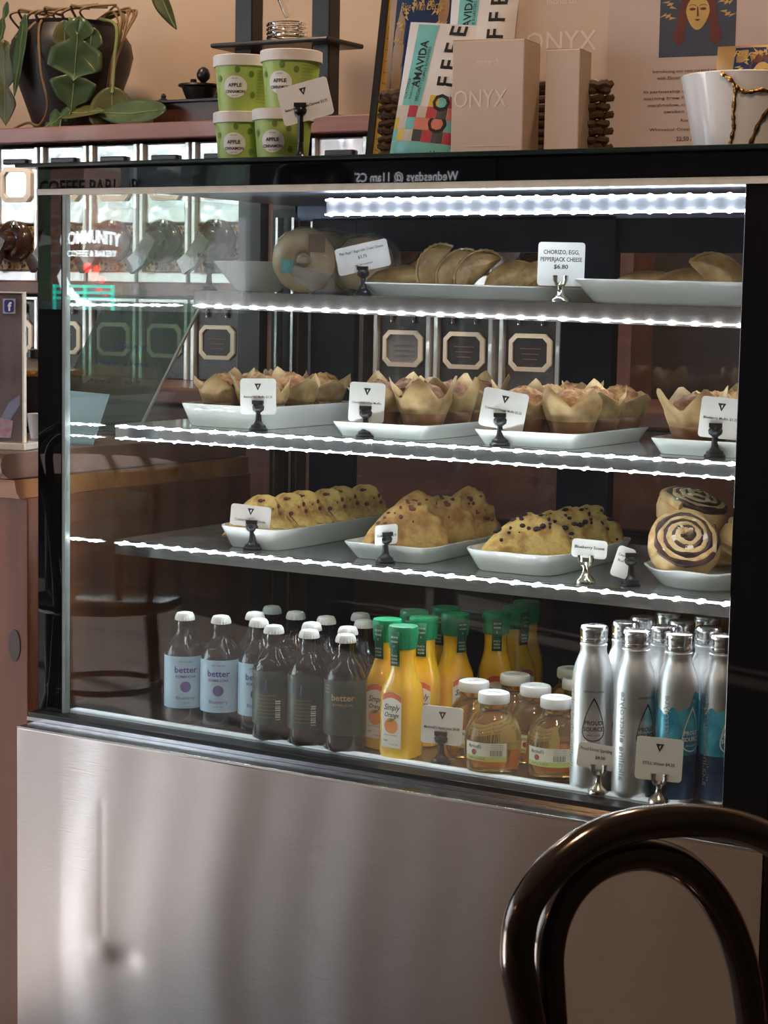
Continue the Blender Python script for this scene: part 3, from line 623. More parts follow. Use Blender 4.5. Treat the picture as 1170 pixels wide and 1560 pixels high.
# ================================================================== BAKED GOODS
PAPER = M('parchment_paper', (.52, .36, .17), rough=.5, col2=(.30, .17, .065), vscale=32, vc=(.35, .62), bump=.1, bscale=60)
PAPERD = M('greasy_parchment', (.22, .10, .04), rough=.4, col2=(.13, .06, .026), vscale=30)
CRUMB = M('muffin_crown', (.50, .27, .10), rough=.75, col2=(.25, .10, .035), vscale=70, bump=1.0, bscale=130, vc=(.38, .62))
CRUMBC = M('chocolate_crown', (.30, .14, .06), rough=.7, col2=(.13, .05, .02), vscale=70, bump=1.0, bscale=130)
def muffin(seed, crown):
    rnd = random.Random(seed)
    t = thing('muffin', 'muffin', 'muffin', (0, 0, 0), 0, 'muffins in tulip papers')
    n = 48; rows = [(0, .0235), (.012, .0255), (.026, .029), (.036, .032), (.044, .0345), (1, .0)]
    ph = rnd.uniform(0, 6); amp = [rnd.uniform(.45, 1.3) for _ in range(4)]; fl = [rnd.uniform(-.002, .009) for _ in range(4)]
    def ring(k):
        out = []
        for j in range(n):
            t_ = 2*PI*j/n; u = ((t_+ph) % (2*PI))/(PI/2); i_ = int(u) % 4; f_ = 1-abs(2*(u-int(u))-1)
            crease = 1+.05*math.cos(8*(t_+ph))*min(1, k/3)
            if k < 5: z, r = rows[k]; r *= crease
            elif k == 5: z = .046+.012*f_*amp[i_]; r = .0355+.4*fl[i_]*f_
            else: z = .047+.032*f_*amp[i_]; r = .0365+(.002+fl[i_])*f_+.0012*math.sin(9*t_+seed)
            out.append((r*math.cos(t_), r*math.sin(t_), z+.004))
        return out
    mb = MB(); mb.loft([ring(k) for k in range(3)], 1, True, False); mb.loft([ring(k) for k in range(2, 7)], 0, False, False)
    mb.build('paper_wrapper', [PAPER, PAPERD], t, True, solid=.0007)
    c = MB(); rs = []
    for k in range(8):
        a = k/7*PI/2; r = .0295*math.cos(a)+.0008; z = .042+.034*math.sin(a)
        rs.append([((r*(1+.10*noise.noise(Vector((3*math.cos(q), 3*math.sin(q), seed+k*.6)))))*math.cos(q), r*math.sin(q)*(1+.08*noise.noise(Vector((2*q, k, seed)))), z+.006*noise.noise(Vector((q*2, k*.8, seed+5)))) for q in [2*PI*j/24 for j in range(24)]])
    c.loft(rs, 0, True, True); c.build('crown', crown, t, True)
    mb = MB()
    for k in range(7):
        a = rnd.uniform(0, 6.3); e = rnd.uniform(.5, 1.4); r = .033*math.cos(e); z = .039+.030*math.sin(e)
        mb.lathe([(.001, -.003), (.0035, 0), (.001, .003)], 6, (r*math.cos(a), r*math.sin(a), z))
    mb.build('fruit_pieces', M('fruit', (.10, .03, .02), rough=.4) if seed else INK, t)['kind'] = 'stuff'
    for ch in t.children: ch.data.transform(Matrix.Diagonal((1.18, 1.18, 1.0, 1)))
    return t
mv = [muffin(i+1, CRUMBC if i in (1, 4) else CRUMB) for i in range(5)]
used = set()
def put_muffin(v, loc, rz, lab, tiltv=(0, 0)):
    if v not in used:
        used.add(v); o = mv[v]; o.location = loc; o.rotation_euler = (tiltv[0], tiltv[1], rz); o['label'] = lab
    else: dup(mv[v], loc, 0, lab, rot=(tiltv[0], tiltv[1], rz))
zr = Z2+.007
put_muffin(0, (.187, .215, zr), .3, 'tulip-papered muffin at the front left of the leftmost plate')
put_muffin(2, (.264, .212, zr), 1.2, 'tulip-papered muffin behind the banana nut card')
put_muffin(3, (.186, .298, zr), 2.0, 'tulip-papered muffin, middle left of the leftmost plate')
put_muffin(0, (.264, .298, zr), 2.7, 'tulip-papered muffin, middle right of the leftmost plate')
put_muffin(2, (.187, .384, zr), .8, 'tulip-papered muffin, back left of the leftmost plate')
put_muffin(3, (.264, .384, zr), .1, 'tulip-papered muffin, back right of the leftmost plate')
put_muffin(1, (.488, .205, zr), .9, 'dark-crowned muffin behind the chocolate chip card')
put_muffin(4, (.566, .200, zr), .15, 'dark-crowned muffin at the front right of its plate')
put_muffin(1, (.487, .290, zr), 2.2, 'dark-crowned muffin, middle left of the second plate')
put_muffin(4, (.565, .287, zr), 1.4, 'dark-crowned muffin, middle right of the second plate')
put_muffin(1, (.566, .372, zr), .5, 'dark-crowned muffin, back right of the second plate')
put_muffin(0, (.733, .205, zr), 1.7, 'golden muffin behind the cranberry orange card')
put_muffin(2, (.812, .202, zr), .25, 'golden muffin at the front right of the third plate')
put_muffin(3, (.732, .290, zr), .9, 'golden muffin, middle left of the third plate')
put_muffin(0, (.811, .288, zr), 2.1, 'golden muffin, middle right of the third plate')
put_muffin(2, (.732, .373, zr), 2.9, 'golden muffin, back left of the third plate')
put_muffin(3, (.811, .373, zr), 1.9, 'golden muffin, back right of the third plate')
put_muffin(4, (.994, .215, zr), .55, 'dark blueberry muffin at the front left of the right-end plate')
put_muffin(2, (1.074, .217, zr), 1.0, 'muffin behind the blueberry muffin card')
put_muffin(3, (.994, .301, zr), 1.6, 'muffin, middle left of the right-end plate')
put_muffin(4, (1.074, .302, zr), 2.4, 'dark-crowned muffin, middle right of the right-end plate')
put_muffin(0, (.994, .387, zr), .4, 'golden muffin, back left of the right-end plate')
put_muffin(2, (1.074, .388, zr), 2.0, 'muffin, back right of the right-end plate')

SCONE = M('scone_crust', (.70, .46, .15), rough=.7, col2=(.42, .20, .05), vscale=42, bump=1.0, bscale=110, vc=(.36, .56))
SCONEB = M('scone_crust_browned', (.60, .36, .12), rough=.7, col2=(.34, .15, .045), vscale=36, bump=1.0, bscale=110, vc=(.38, .60))
CHIPB = M('dark_berry', (.035, .012, .022), rough=.45)
CHIPR = M('cranberry_bit', (.16, .045, .03), rough=.45)
EMPA = M('empanada_crust', (.44, .28, .105), rough=.42, col2=(.24, .125, .04), vscale=26, bump=.5, bscale=70, coat=.25)
def pillow(out, th, seed, rough_=.004, ny=9, crimp=0):
    # closed pillow with outline `out` in x,z and thickness th in y
    n = len(out); cx = sum(p[0] for p in out)/n; cz = sum(p[1] for p in out)/n*.8; rings = []
    for k in range(ny):
        a = -PI/2+PI*k/(ny-1); y = th/2*math.sin(a); s_ = max(.02, math.cos(a))**.55
        rg = []
        for j, (x, z) in enumerate(out):
            s2 = s_
            X = cx+(x-cx)*s2; Z = cz+(z-cz)*s2; Y = y
            d = noise.noise(Vector((X*45, Y*45+seed, Z*45)))*rough_+noise.noise(Vector((X*110, Y*110+seed, Z*110)))*rough_*.45
            if crimp: Y += crimp*math.sin(j*1.9)*max(0, s_-.75)*4; 
            rg.append((X+d, Y+d*.5, max(0.0, Z+d)))
        rings.append(rg)
    return MB().loft(rings)
def tri_out(w_, h_, n=40, skew=0, pw=2.0):
    top = []; 
    for j in range(n):
        u = -1+2*j/(n-1); z = h_*(1-abs(u)**pw)**.85 if abs(u) < 1 else 0
        top.append((w_/2*u+skew*z, z))
    bot = [(w_/2*(1-2*j/9), 0.0) for j in range(1, 9)]
    return top+bot
def scone(seed, w_, h_, th, mat_, chip, nchip, skew=0):
    t = thing('scone', 'scone', 'scone', (0, 0, 0), 0, 'scones on the middle shelf')
    out = tri_out(w_, h_, 40, skew); pillow(out, th, seed*3.1, .0075).build('crust', mat_, t, True)
    rnd = random.Random(seed); mb = MB()
    cx = sum(p[0] for p in out)/len(out); cz = sum(p[1] for p in out)/len(out)*.8
    def orad(a):
        best = min(out, key=lambda p: abs(((math.atan2(p[1]-cz, p[0]-cx)-a+PI) % (2*PI))-PI)); return math.hypot(best[0]-cx, best[1]-cz)
    for k in range(nchip):
        a = rnd.uniform(-.35, PI+.35); e = math.sqrt(rnd.uniform(.02, .88)); R0 = orad(a)
        x, z = cx+R0*e*math.cos(a), cz+R0*e*math.sin(a)
        if z < .006: continue
        y = -th/2*math.sqrt(max(0, 1-e**3.64))-.0012
        if k % 6 == 5: y = -y
        rr = rnd.uniform(.0010, .0042); ax = rnd.uniform(.6, 1.8)
        mb.loft([[(x+r_*ax*math.cos(q)*rr, y+d_*rr, z+r_*math.sin(q)*rr) for q in [2*PI*i/7 for i in range(7)]] for r_, d_ in ((.3, -.5), (1, -.1), (.8, .9))])
    mb.build('fruit_pieces', chip, t)['kind'] = 'stuff'
    return t
sA = scone(1, .108, .070, .034, SCONE, CHIPR, 13, .10); sB = scone(2, .138, .076, .044, SCONEB, CHIPR, 18, .12); sC = scone(3, .150, .072, .048, SCONE, CHIPB, 26, .15)
sD = scone(4, .122, .086, .040, SCONEB, CHIPR, 20, .1); sE = scone(5, .125, .070, .044, SCONE, CHIPB, 24, .1)
usedS = set()
def put_sc(o, loc, rz, lab, lean=0, yaw2=0):
    if o in usedS: o = dup(o, loc, 0, lab, rot=(lean, yaw2, rz))
    else:
        usedS.add(o); o.location = loc; o.rotation_euler = (lean, yaw2, rz); o['label'] = lab
zc3 = Z3+.014
for k in range(6):
    put_sc(sA, (.268+.010*(k % 2)+.004*k, .196+.052*k, zc3), .55+.05*math.sin(k*2.2), 'cranberry orange scone, %s from the front of its leaning row' % ordw[k], -.28, .02*math.sin(k*3))
put_sc(sB, (.530, .212, zc3), .55, 'browned chip scone at the front of the square-cornered plate', -.30)
put_sc(sD, (.512, .262, zc3), .35, 'darker peaked scone, second on the square-cornered plate', -.25)
put_sc(sB, (.535, .310, zc3), .75, 'pale chip scone, third on the square-cornered plate', -.20)
put_sc(sD, (.555, .360, zc3+.001), .62, 'large rounded chip scone at the back of its plate', -.15)
put_sc(sC, (.735, .222, zc3), .48, 'broad blueberry scone at the front of its plate', -.42)
put_sc(sE, (.745, .277, zc3), .62, 'blueberry scone, second on its plate', -.28)
put_sc(sC, (.750, .330, zc3), .75, 'heavily spotted blueberry scone, third on its plate', -.22)
put_sc(sE, (.755, .382, zc3), .55, 'blueberry scone at the back of its plate', -.2)
# cinnamon rolls
ROLLD = M('roll_dough', (.50, .28, .09), rough=.55, col2=(.66, .48, .26), vscale=34, bump=.5, bscale=80)
ROLLT = M('roll_swirl', (.74, .56, .30), rough=.5, col2=(.50, .26, .09), vscale=45, bump=.6, bscale=90)
ROLLF = M('roll_filling', (.10, .042, .03), rough=.4, coat=.3, col2=(.025, .012, .014), vscale=60)
ICE = M('roll_icing', (.84, .78, .66), rough=.35, col2=(.62, .42, .22), vscale=60, vc=(.3, .55))
def roll(seed):
    t = thing('cinnamon_roll', 'roll', 'pastry', (0, 0, 0), 0, 'cinnamon rolls')
    rs = []
    for r, z in ((.030, 0), (.042, .004), (.047, .018), (.046, .030), (.040, .037), (.02, .036), (.004, .035)):
        rs.append([(r*(1+.06*noise.noise(Vector((math.cos(q)*2, math.sin(q)*2, seed+z*40))))*math.cos(q), r*math.sin(q), z+.003*noise.noise(Vector((q, z*50, seed)))) for q in [2*PI*j/28 for j in range(28)]])
    MB().loft(rs).build('roll_body', ROLLD, t, True)
    def spiral(off, z0, dz): return [((.004+.0108*(q/6.28))*math.cos(q+off)*(1+.16*noise.noise(Vector((q*.9, off, seed)))), (.004+.0108*(q/6.28))*math.sin(q+off), z0+dz*(1-q/24)+.003*noise.noise(Vector((q*1.3, off, 2)))) for q in [k*.3 for k in range(76)]]
    MB().tube(spiral(0, .034, .012), [.0064+.0012*noise.noise(Vector((k*.5, 1, 1))) for k in range(76)], 9).build('dough_swirl', ROLLT, t, True)
    MB().tube(spiral(PI, .0365, .011), [.0046+.0026*noise.noise(Vector((k*.6, 5, 1))) for k in range(76)], 8).build('filling_swirl', ROLLF, t, True)
    mb = MB()
    for k in range(9):
        a = k*1.35+.4; r = .008+.0036*k
        mb.tube([(r*math.cos(a+.16*i)*(1+.02*i), r*math.sin(a+.16*i),   .0478-.0014*k+.0008*math.sin(i*2)) for i in range(6)], [.001, .0042+.0012*math.sin(k*3), .0056, .0046+.001*math.sin(k*5), .0036, .001], 7)
    mb.build('icing', ICE, t, True)
    return t
r0 = roll(3); r0.scale = (1.1, 1.1, 1.1); r0.location = (.985, .212, Z3+.042); r0.rotation_euler = (.85, .0, .50); r0['label'] = 'iced cinnamon roll tilted forward at the front of its plate'
dup(r0, (.962, .282, Z3+.074), 0, 'cinnamon roll lying on top, behind the front roll', rot=(.28, .1, 1.1), scale=(1.1, 1.1, 1.1))
dup(r0, (1.058, .268, Z3+.034), 0, 'cinnamon roll half hidden by the right frame', rot=(.5, .2, 2.0))
dup(r0, (.968, .345, Z3+.016), 0, 'cinnamon roll at the back left of the pile', rot=(.2, 0, 3.0))
# empanadas
def semi(w_, h_, n=44):
    return [(-w_/2*math.cos(PI*j/(n-1)), h_*math.sin(PI*j/(n-1))**.9) for j in range(n)]+[(w_/2*(1-2*j/7), 0) for j in range(1, 7)]
def empanada(seed):
    t = thing('empanada', 'empanada', 'pastry', (0, 0, 0), 0, 'empanadas on the top shelf')
    out = semi(.115, .055); pillow(out, .036, seed, .003).build('crust', EMPA, t, True)
    mb = MB(); pts = [(x, .002*math.sin(j*2.1), z) for j, (x, z) in enumerate(semi(.120, .057)[:44])]
    mb.tube(pts, [.0034+.0014*math.sin(j*2.1) for j in range(44)], 7); mb.build('crimped_edge', EMPA, t, True)
    return t
e0 = empanada(2.3); e1 = empanada(7.7); usedE = set()
def put_e(o, loc, rot, lab, sc=.95):
    if o in usedE: dup(o, loc, 0, lab, rot=rot, scale=(sc, sc, sc))
    else: usedE.add(o); o.location = loc; o.rotation_euler = rot; o['label'] = lab; o.scale = (sc, sc, sc)
def ez(x): return z1(x)+.012
put_e(e0, (.395, .42, ez(.395)+.012), (-1.25, 0, .3), 'flat-lying empanada behind the bagel card')
for k, (x, y, a, ln, up) in enumerate(((.450, .455, .9, .15, -1.15), (.492, .452, .55, .2, -.80), (.528, .448, .5, .25, -.75), (.585, .445, .35, .5, -.35), (.632, .443, .35, .55, -.40), (.668, .440, .3, .7, -.15))):
    put_e(e1 if k == 0 else (e0 if k % 2 else e1), (x, y, ez(x)+.034*abs(math.sin(up))), (-ln, up, a), 'leaning golden empanada, %s from the left of the standing row' % ordw[k], .74)
put_e(e0, (.812, .470, ez(.812)+.012), (-1.2, .1, .2), 'empanada lying flat just right of the handwritten card')
put_e(e1, (.880, .470, ez(.880)+.014), (-1.1, -.1, .5), 'empanada lying flat in the middle of the right platter')
put_e(e0, (.935, .440, ez(.935)+.015), (-.55, .75, .35), 'large empanada propped up over the others on the right platter')
put_e(e1, (.985, .470, ez(.985)+.012), (-1.0, .2, .1), 'empanada lying right of the propped one')
put_e(e0, (1.035, .500, ez(1.035)), (-.25, 0, 1.0), 'empanada standing at the right end by the frame')
put_e(e1, (1.070, .470, ez(1.070)), (-.25, 0, .8), 'last empanada, half hidden by the right frame')
# wrapped bagels
BAG = M('bagel_crust', (.55, .36, .18), rough=.5, col2=(.70, .52, .30), vscale=22)
def torus(R, r, n=32, m=14, wob=0, seed=0, sq=1):
    mb = MB(); rs = []
    for i in range(n):
        a = 2*PI*i/n; rr = r*(1+wob*noise.noise(Vector((math.cos(a)*3, math.sin(a)*3, seed))))
        rs.append([((R+rr*math.cos(b))*math.cos(a), sq*rr*math.sin(b), (R+rr*math.cos(b))*math.sin(a)) for b in [2*PI*j/m+.0 for j in range(m)]])
    rs.append(rs[0]); return mb.loft(rs, 0, False, False)
b1 = thing('wrapped_bagel', 'plastic-wrapped bagel with a teal clip standing at left of top shelf', 'bagel', (.196, .430, z1(.196)+.056), .4); b1.scale = (1.08, 1.08, 1.08)
torus(.031, .0195, wob=.1).build('bagel', BAG, b1, True)
mb = torus(.029, .0235, 48, 12, wob=.18, seed=4); mb.build('wrapper', PLASTIC, b1, True)
MB().box(-.030, -.012, -.034, -.026, -.020, .0).build('clip', M('teal_clip', (.18, .52, .52), rough=.4), b1, bevel=.002)
mb = MB(); rs = []
for k, (x, z, r) in enumerate(((-.022, -.012, .004), (.0, -.024, .012), (.03, -.036, .018), (.055, -.042, .020))):
    rs.append([(x, -.032+r*.5*math.cos(q)*(1+.3*math.cos(5*q)), z+r*math.sin(q)*(1+.25*math.cos(7*q))) for q in [2*PI*j/20 for j in range(20)]])
mb.loft(rs, 0, True, False); mb.build('wrapper_tail', PLASTIC, b1, True)
MB().box(.012, .038, -.028, -.026, .012, .040).build('sticker', M('brown_sticker', (.22, .14, .09), rough=.5), b1)
b2 = thing('wrapped_pastry', 'plastic-wrapped round pastry behind the teal-clipped bagel', 'pastry', (.275, .500, z1(.275)+.052), .3)
MB().lathe([(.0, -.045), (.03, -.040), (.046, -.02), (.05, .0), (.044, .025), (.028, .043), (.0, .048)], 24, pw=2.4, cap0=False, cap1=False).build('bread', BAG, b2, True)
mb = MB(); rs = []
for k in range(12):
    a = -PI/2+PI*k/11
    rs.append([(.062*math.cos(a)**.7*math.cos(q)*(1+.10*noise.noise(Vector((q*2, k*.9, 3)))) if math.cos(a) > .01 else 0, .058*max(0, math.cos(a))**.7*math.sin(q), .052*math.sin(a)+.006*noise.noise(Vector((q*3, k, 1)))) for q in [2*PI*j/30 for j in range(30)]])
mb.loft(rs); mb.build('wrapper', PLASTIC, b2, True)
b3 = thing('wrapped_bread', 'plastic-wrapped brown bread behind the wrapped bagel at upper left', 'bread', (.165, .545, z1(.165)+.050), .3)
MB().lathe([(.0, -.048), (.04, -.044), (.06, -.02), (.066, .0), (.058, .03), (.036, .052), (.0, .060)], 24, cap0=False, cap1=False).build('bread', BAG, b3, True)
MB().lathe([(.0, -.049), (.045, -.047), (.067, -.02), (.072, .0), (.064, .034), (.04, .058), (.0, .066)], 18, cap0=False, cap1=False).build('wrapper', PLASTIC, b3, True)

# ================================================================== BOTTLES ON THE DECK
DGL = M('dark_bottle_glass', (.010, .006, .009), rough=.06, coat=.3, spec=.5)
CAPW = M('white_crown_cap', (.80, .80, .80), rough=.35, var=.04)
LBLUE = M('pale_blue_label', (.42, .62, .80), rough=.45, var=.05)
LGREEN = M('dark_green_label', (.022, .050, .042), rough=.45, var=.1)
PURP = M('purple_ink', (.10, .06, .38), rough=.5)
BLUEI = M('blue_stamp', (.05, .10, .42), rough=.5)
TAN = M('tan_ink', (.45, .30, .16), rough=.5)
def kombucha(kind, face):
    t = thing('kombucha_bottle', 'k', 'bottle', (0, 0, 0), 0, 'dark kombucha bottles')
    MB().lathe([(.0, .001), (.026, .0), (.0305, .004), (.031, .012), (.031, .103), (.0295, .113), (.024, .125), (.016, .136), (.0125, .144), (.0125, .158), (.0135, .160), (.0135, .163), (.0, .163)], 32, cap0=False, cap1=False).build('glass_body', DGL, t, True)
    mb = MB(); n = 42
    mb.loft([[((r+(.0007*math.cos(21*2*PI*j/n*1.0) if e else 0))*math.cos(2*PI*j/n), (r+(.0007*math.cos(21*2*PI*j/n) if e else 0))*math.sin(2*PI*j/n), z) for j in range(n)] for r, z, e in ((.0148, .160, 1), (.0150, .1625, 1), (.0142, .168, 0), (.012, .1712, 0), (.006, .1725, 0))])
    mb.build('crown_cap', CAPW, t, True)
    mb = MB(); cyl_patch(mb, .0313, -PI*.96, PI*.96, .026, .107, 40)
    lb = mb.build('label', LBLUE if kind == 'blue' else LGREEN, t, True)
    mb = MB(); R = .0316
    if kind == 'blue':
        put(mb, 'KOMBUCHA', .0055, cyl(R, face, .074), bold=.02, width=.032); put(mb, 'better', .0135, cyl(R, face, .082), bold=.02, width=.036)
        put(mb, 'SIMPLY BREWED', .003, cyl(R, face, .098), width=.022); put(mb, 'Blueberry', .0075, cyl(R, face, .040), width=.030); put(mb, '12 FL OZ', .003, cyl(R, face, .034), width=.012)
        ell(mb, cyl(R, face, .060), .0085, .0085)
        mb.build('lettering', PURP, lb)
    else:
        if face is not None:
            q = MB(); q.add([cyl(R, -.45, .080)(a, b) for a, b in ((-.007, -.001), (.007, -.003), (.0085, .013), (-.0065, .014))], [(0, 1, 2, 3)]); q.build('stamp', BLUEI, lb)
            for k in range(7): mb.box(0, 0, 0, 0, 0, 0); put(mb, 'brewed with organic tea and cultures', .0024, cyl(R, -.2, .070-.0055*k), width=.030-.002*(k % 3))
            mb.build('lettering', TAN, lb)
            q = MB()
            for k in range(9):
                z_ = .034+.0034*k; cyl_patch(q, R, .25, .50, z_, z_+(.0022 if k % 3 else .0012), 3)
            q.build('barcode', CARD, lb)
        else:
            put(mb, 'better', .0135, cyl(R, .35, .078), bold=.02, width=.036); put(mb, 'KOMBUCHA', .005, cyl(R, .35, .070), width=.030)
            for k in range(3): put(mb, 'organic tea', .004, cyl(R, -.55, .098-.005*k), width=.012)
            mb.build('lettering', TAN, lb)
    return t
kb_, kg_, kf_ = kombucha('blue', .55), kombucha('green', 0), kombucha('green', None)
K = [(0.229, 0.057), (0.293, 0.064), (0.315, 0.124), (0.356, 0.075), (0.408, 0.039), (0.302, 0.19), (0.362, 0.168), (0.439, 0.095), (0.471, 0.039), (0.425, 0.158), (0.503, 0.096), (0.535, 0.039), (0.451, 0.217), (0.489, 0.165)]
klab = ['blueberry kombucha bottle with pale blue label, far left of the bottom deck', 'blueberry kombucha bottle with pale blue label, second from the left', 'kombucha bottle behind the second blueberry bottle', 'pale-labelled kombucha bottle edging out from behind the first green-labelled one', 'dark green labelled kombucha bottle, leftmost of the front three', 'rearmost kombucha bottle of the left cluster', 'kombucha bottle standing behind the left green-labelled pair', 'dark kombucha bottle right behind the middle green-labelled one', 'dark green labelled kombucha bottle with blue stamp, middle of the front three', 'kombucha bottle third from front in the middle file', 'dark kombucha bottle behind the one beside the orange juice', 'dark green kombucha bottle just left of the orange juice', 'rearmost kombucha bottle of the middle file', 'kombucha bottle mostly hidden behind the first orange juice']
kk = [kb_, 'b', 'b', 'b', kg_, 'g', 'g', 'g', 'g', 'g', 'f', kf_, 'g', 'g']
for (x, y), lab, kd in zip(K, klab, kk):
    l = (x, y, ZD); rz = .55 if kd in (kb_,) else (.30 if kd in (kg_, 'g') else (.0 if kd == 'b' else .2))
    if kd == 'b': dup(kb_, l, -.05, lab)
    elif kd == 'g': dup(kg_, l, .45, lab)
    elif kd == 'f': dup(kf_, l, .1, lab)
    else: kd.location = l; kd['label'] = lab; kd.rotation_euler = (0, 0, .45 if kd is kg_ else (.15 if kd is kb_ else .1))
OJM = M('orange_juice', (.93, .57, .03), rough=.12, col2=(.90, .47, .015), vscale=16, coat=1, sss=.6)
GREEN = M('green_cap', (.012, .26, .11), rough=.38, var=.15, vscale=20)
GREEND = M('green_tag', (.010, .12, .06), rough=.45)
LWHITE = M('juice_label_white', (.84, .83, .78), rough=.4, var=.03)
ORG = M('orange_print', (.80, .16, .03), rough=.45, col2=(.85, .32, .05), vscale=60)
REDO = M('label_orange_band', (.80, .17, .05), rough=.45)
LEAFP = M('printed_leaf', (.06, .25, .05), rough=.5)
def oj():
    t = thing('orange_juice_bottle', 'oj', 'bottle', (0, 0, 0), 0, 'orange juice bottles')
    def rg(r, z, pw, n=40): return sering(r, r, z, pw, n)
    MB().loft([rg(.023, 0, 3.2), rg(.0262, .003, 3.6), rg(.0268, .012, 4), rg(.0272, .060, 4), rg(.0270, .092, 3.6), rg(.0255, .105, 3), rg(.0215, .119, 2.3), rg(.0180, .133, 2), rg(.0172, .146, 2), rg(.0178, .160, 2), rg(.0170, .165, 2)]).build('bottle_body', OJM, t, True)
    n = 48
    MB().loft([[((r+(.0006*math.cos(24*2*PI*j/n) if e else 0))*math.cos(2*PI*j/n), (r+(.0006*math.cos(24*2*PI*j/n) if e else 0))*math.sin(2*PI*j/n), z) for j in range(n)] for r, z, e in ((.0192, .160, 1), (.0200, .166, 1), (.0213, .184, 1), (.0218, .189, 0), (.0208, .1925, 0), (.017, .193, 0))]).build('cap', GREEN, t, True)
    # corner-facing flat label: local front is -y
    def body_r(z): return .0277
    def L(a, z, e=.0):  # map label coords onto rounded square front
        x = a; y = -(.0274+e)
        k = abs(x)/.0274; y = -(.0274*(1-min(1, k)**4)**.25+.0004+e) if k < .97 else y
        return (x, y, z)
    mb = MB(); lw = .0165
    def top(u): return .094+.006*(1-u*u)
    mb.grid(lambda u, v: L(lw*(2*u-1), .018+(top(2*u-1)-.018)*v), 10, 1); lb = mb.build('label', LWHITE, t, True)
    mb = MB(); mb.grid(lambda u, v: L(lw*(2*u-1)*.98, top(2*u-1)-.009+.0085*v, .0002), 10, 1); mb.build('label_band', REDO, lb)
    mb = MB(); put(mb, 'Simply', .0125, lambda a, b: L(a, .073+b, .0003), shear=.35, width=.027, bold=.01); put(mb, 'Orange', .0095, lambda a, b: L(a, .063+b, .0003), shear=.35, width=.024, bold=.01)
    put(mb, 'NOT FROM CONCENTRATE', .0024, lambda a, b: L(a, .0355+b, .0003), width=.022)
    put(mb, '100%', .0035, lambda a, b: L(-.009+a, .027+b, .0003), width=.007); put(mb, '11.5 FL OZ', .003, lambda a, b: L(.005+a, .022+b, .0003), width=.014)
    mb.build('lettering', INK, lb)
    mb = MB(); ell(mb, lambda a, b: L(a, .050+b, .0003), .0115, .0115); mb.build('orange_picture', ORG, lb)
    mb = MB(); mb.add([L(a, b, .0005) for a, b in ((-.007, .055), (-.001, .060), (.006, .061), (.002, .056))], [(0, 1, 2, 3)]); mb.build('leaf_picture', LEAFP, lb)
    mb = MB(); mb.grid(lambda u, v: (.0075*(2*u-1), -.0225+.0030*(1-v)*(.8), .136+.050*v), 3, 3); tg_ = mb.build('pull_tag', GREEND, t, True, solid=.0008)
    mb = MB()
    for k, s_ in enumerate(('RICH IN', 'VITAMIN', 'C')): put(mb, s_, .004, lambda a, b, k=k: (a, -.0238, .177-.0065*k+b), width=(.011 if k < 2 else None))
    for k, s_ in enumerate(('NO', 'ADDED', 'SUGAR')): put(mb, s_, .004, lambda a, b, k=k: (a, -.0222, .150-.0050*k+b), width=.010)
    mb.build('lettering', WHITEINK, tg_)
    return t
oj0 = oj()
O = [(0.578, 0.085), (0.627, 0.048), (0.611, 0.136), (0.569, 0.18), (0.592, 0.238), (0.633, 0.193), (0.677, 0.242), (0.678, 0.307), (0.666, 0.367)]
olab = ['orange juice bottle leftmost in the front row, label facing left', 'orange juice bottle second in the front row, right of the leftmost', 'orange juice bottle directly behind the front pair', 'orange juice bottle in the back of the main cluster, at its left', 'rearmost orange juice bottle of the main cluster', 'orange juice bottle at the right rear of the main cluster, plain side showing', 'orange juice bottle standing apart with its label facing front', 'orange juice bottle behind the one standing apart', 'last orange juice bottle in the file behind the apple juice']
orz = [-.05, -.05, .35, .2, .0, 1.0, .55, 1.1, .3]
for i, ((x, y), lab, a) in enumerate(zip(O, olab, orz)):
    if i == 0: oj0.location = (x, y, ZD); oj0.rotation_euler = (0, 0, a); oj0['label'] = lab
    else: dup(oj0, (x, y, ZD), a, lab)
AJM = M('apple_juice', (.97, .68, .26), rough=.03, trans=.95, ior=1.34, col2=(.95, .60, .18), vscale=12)
APL = M('apple_label', (.78, .78, .66), rough=.45, var=.05)
LIME = M('label_lime', (.58, .62, .16), rough=.5)
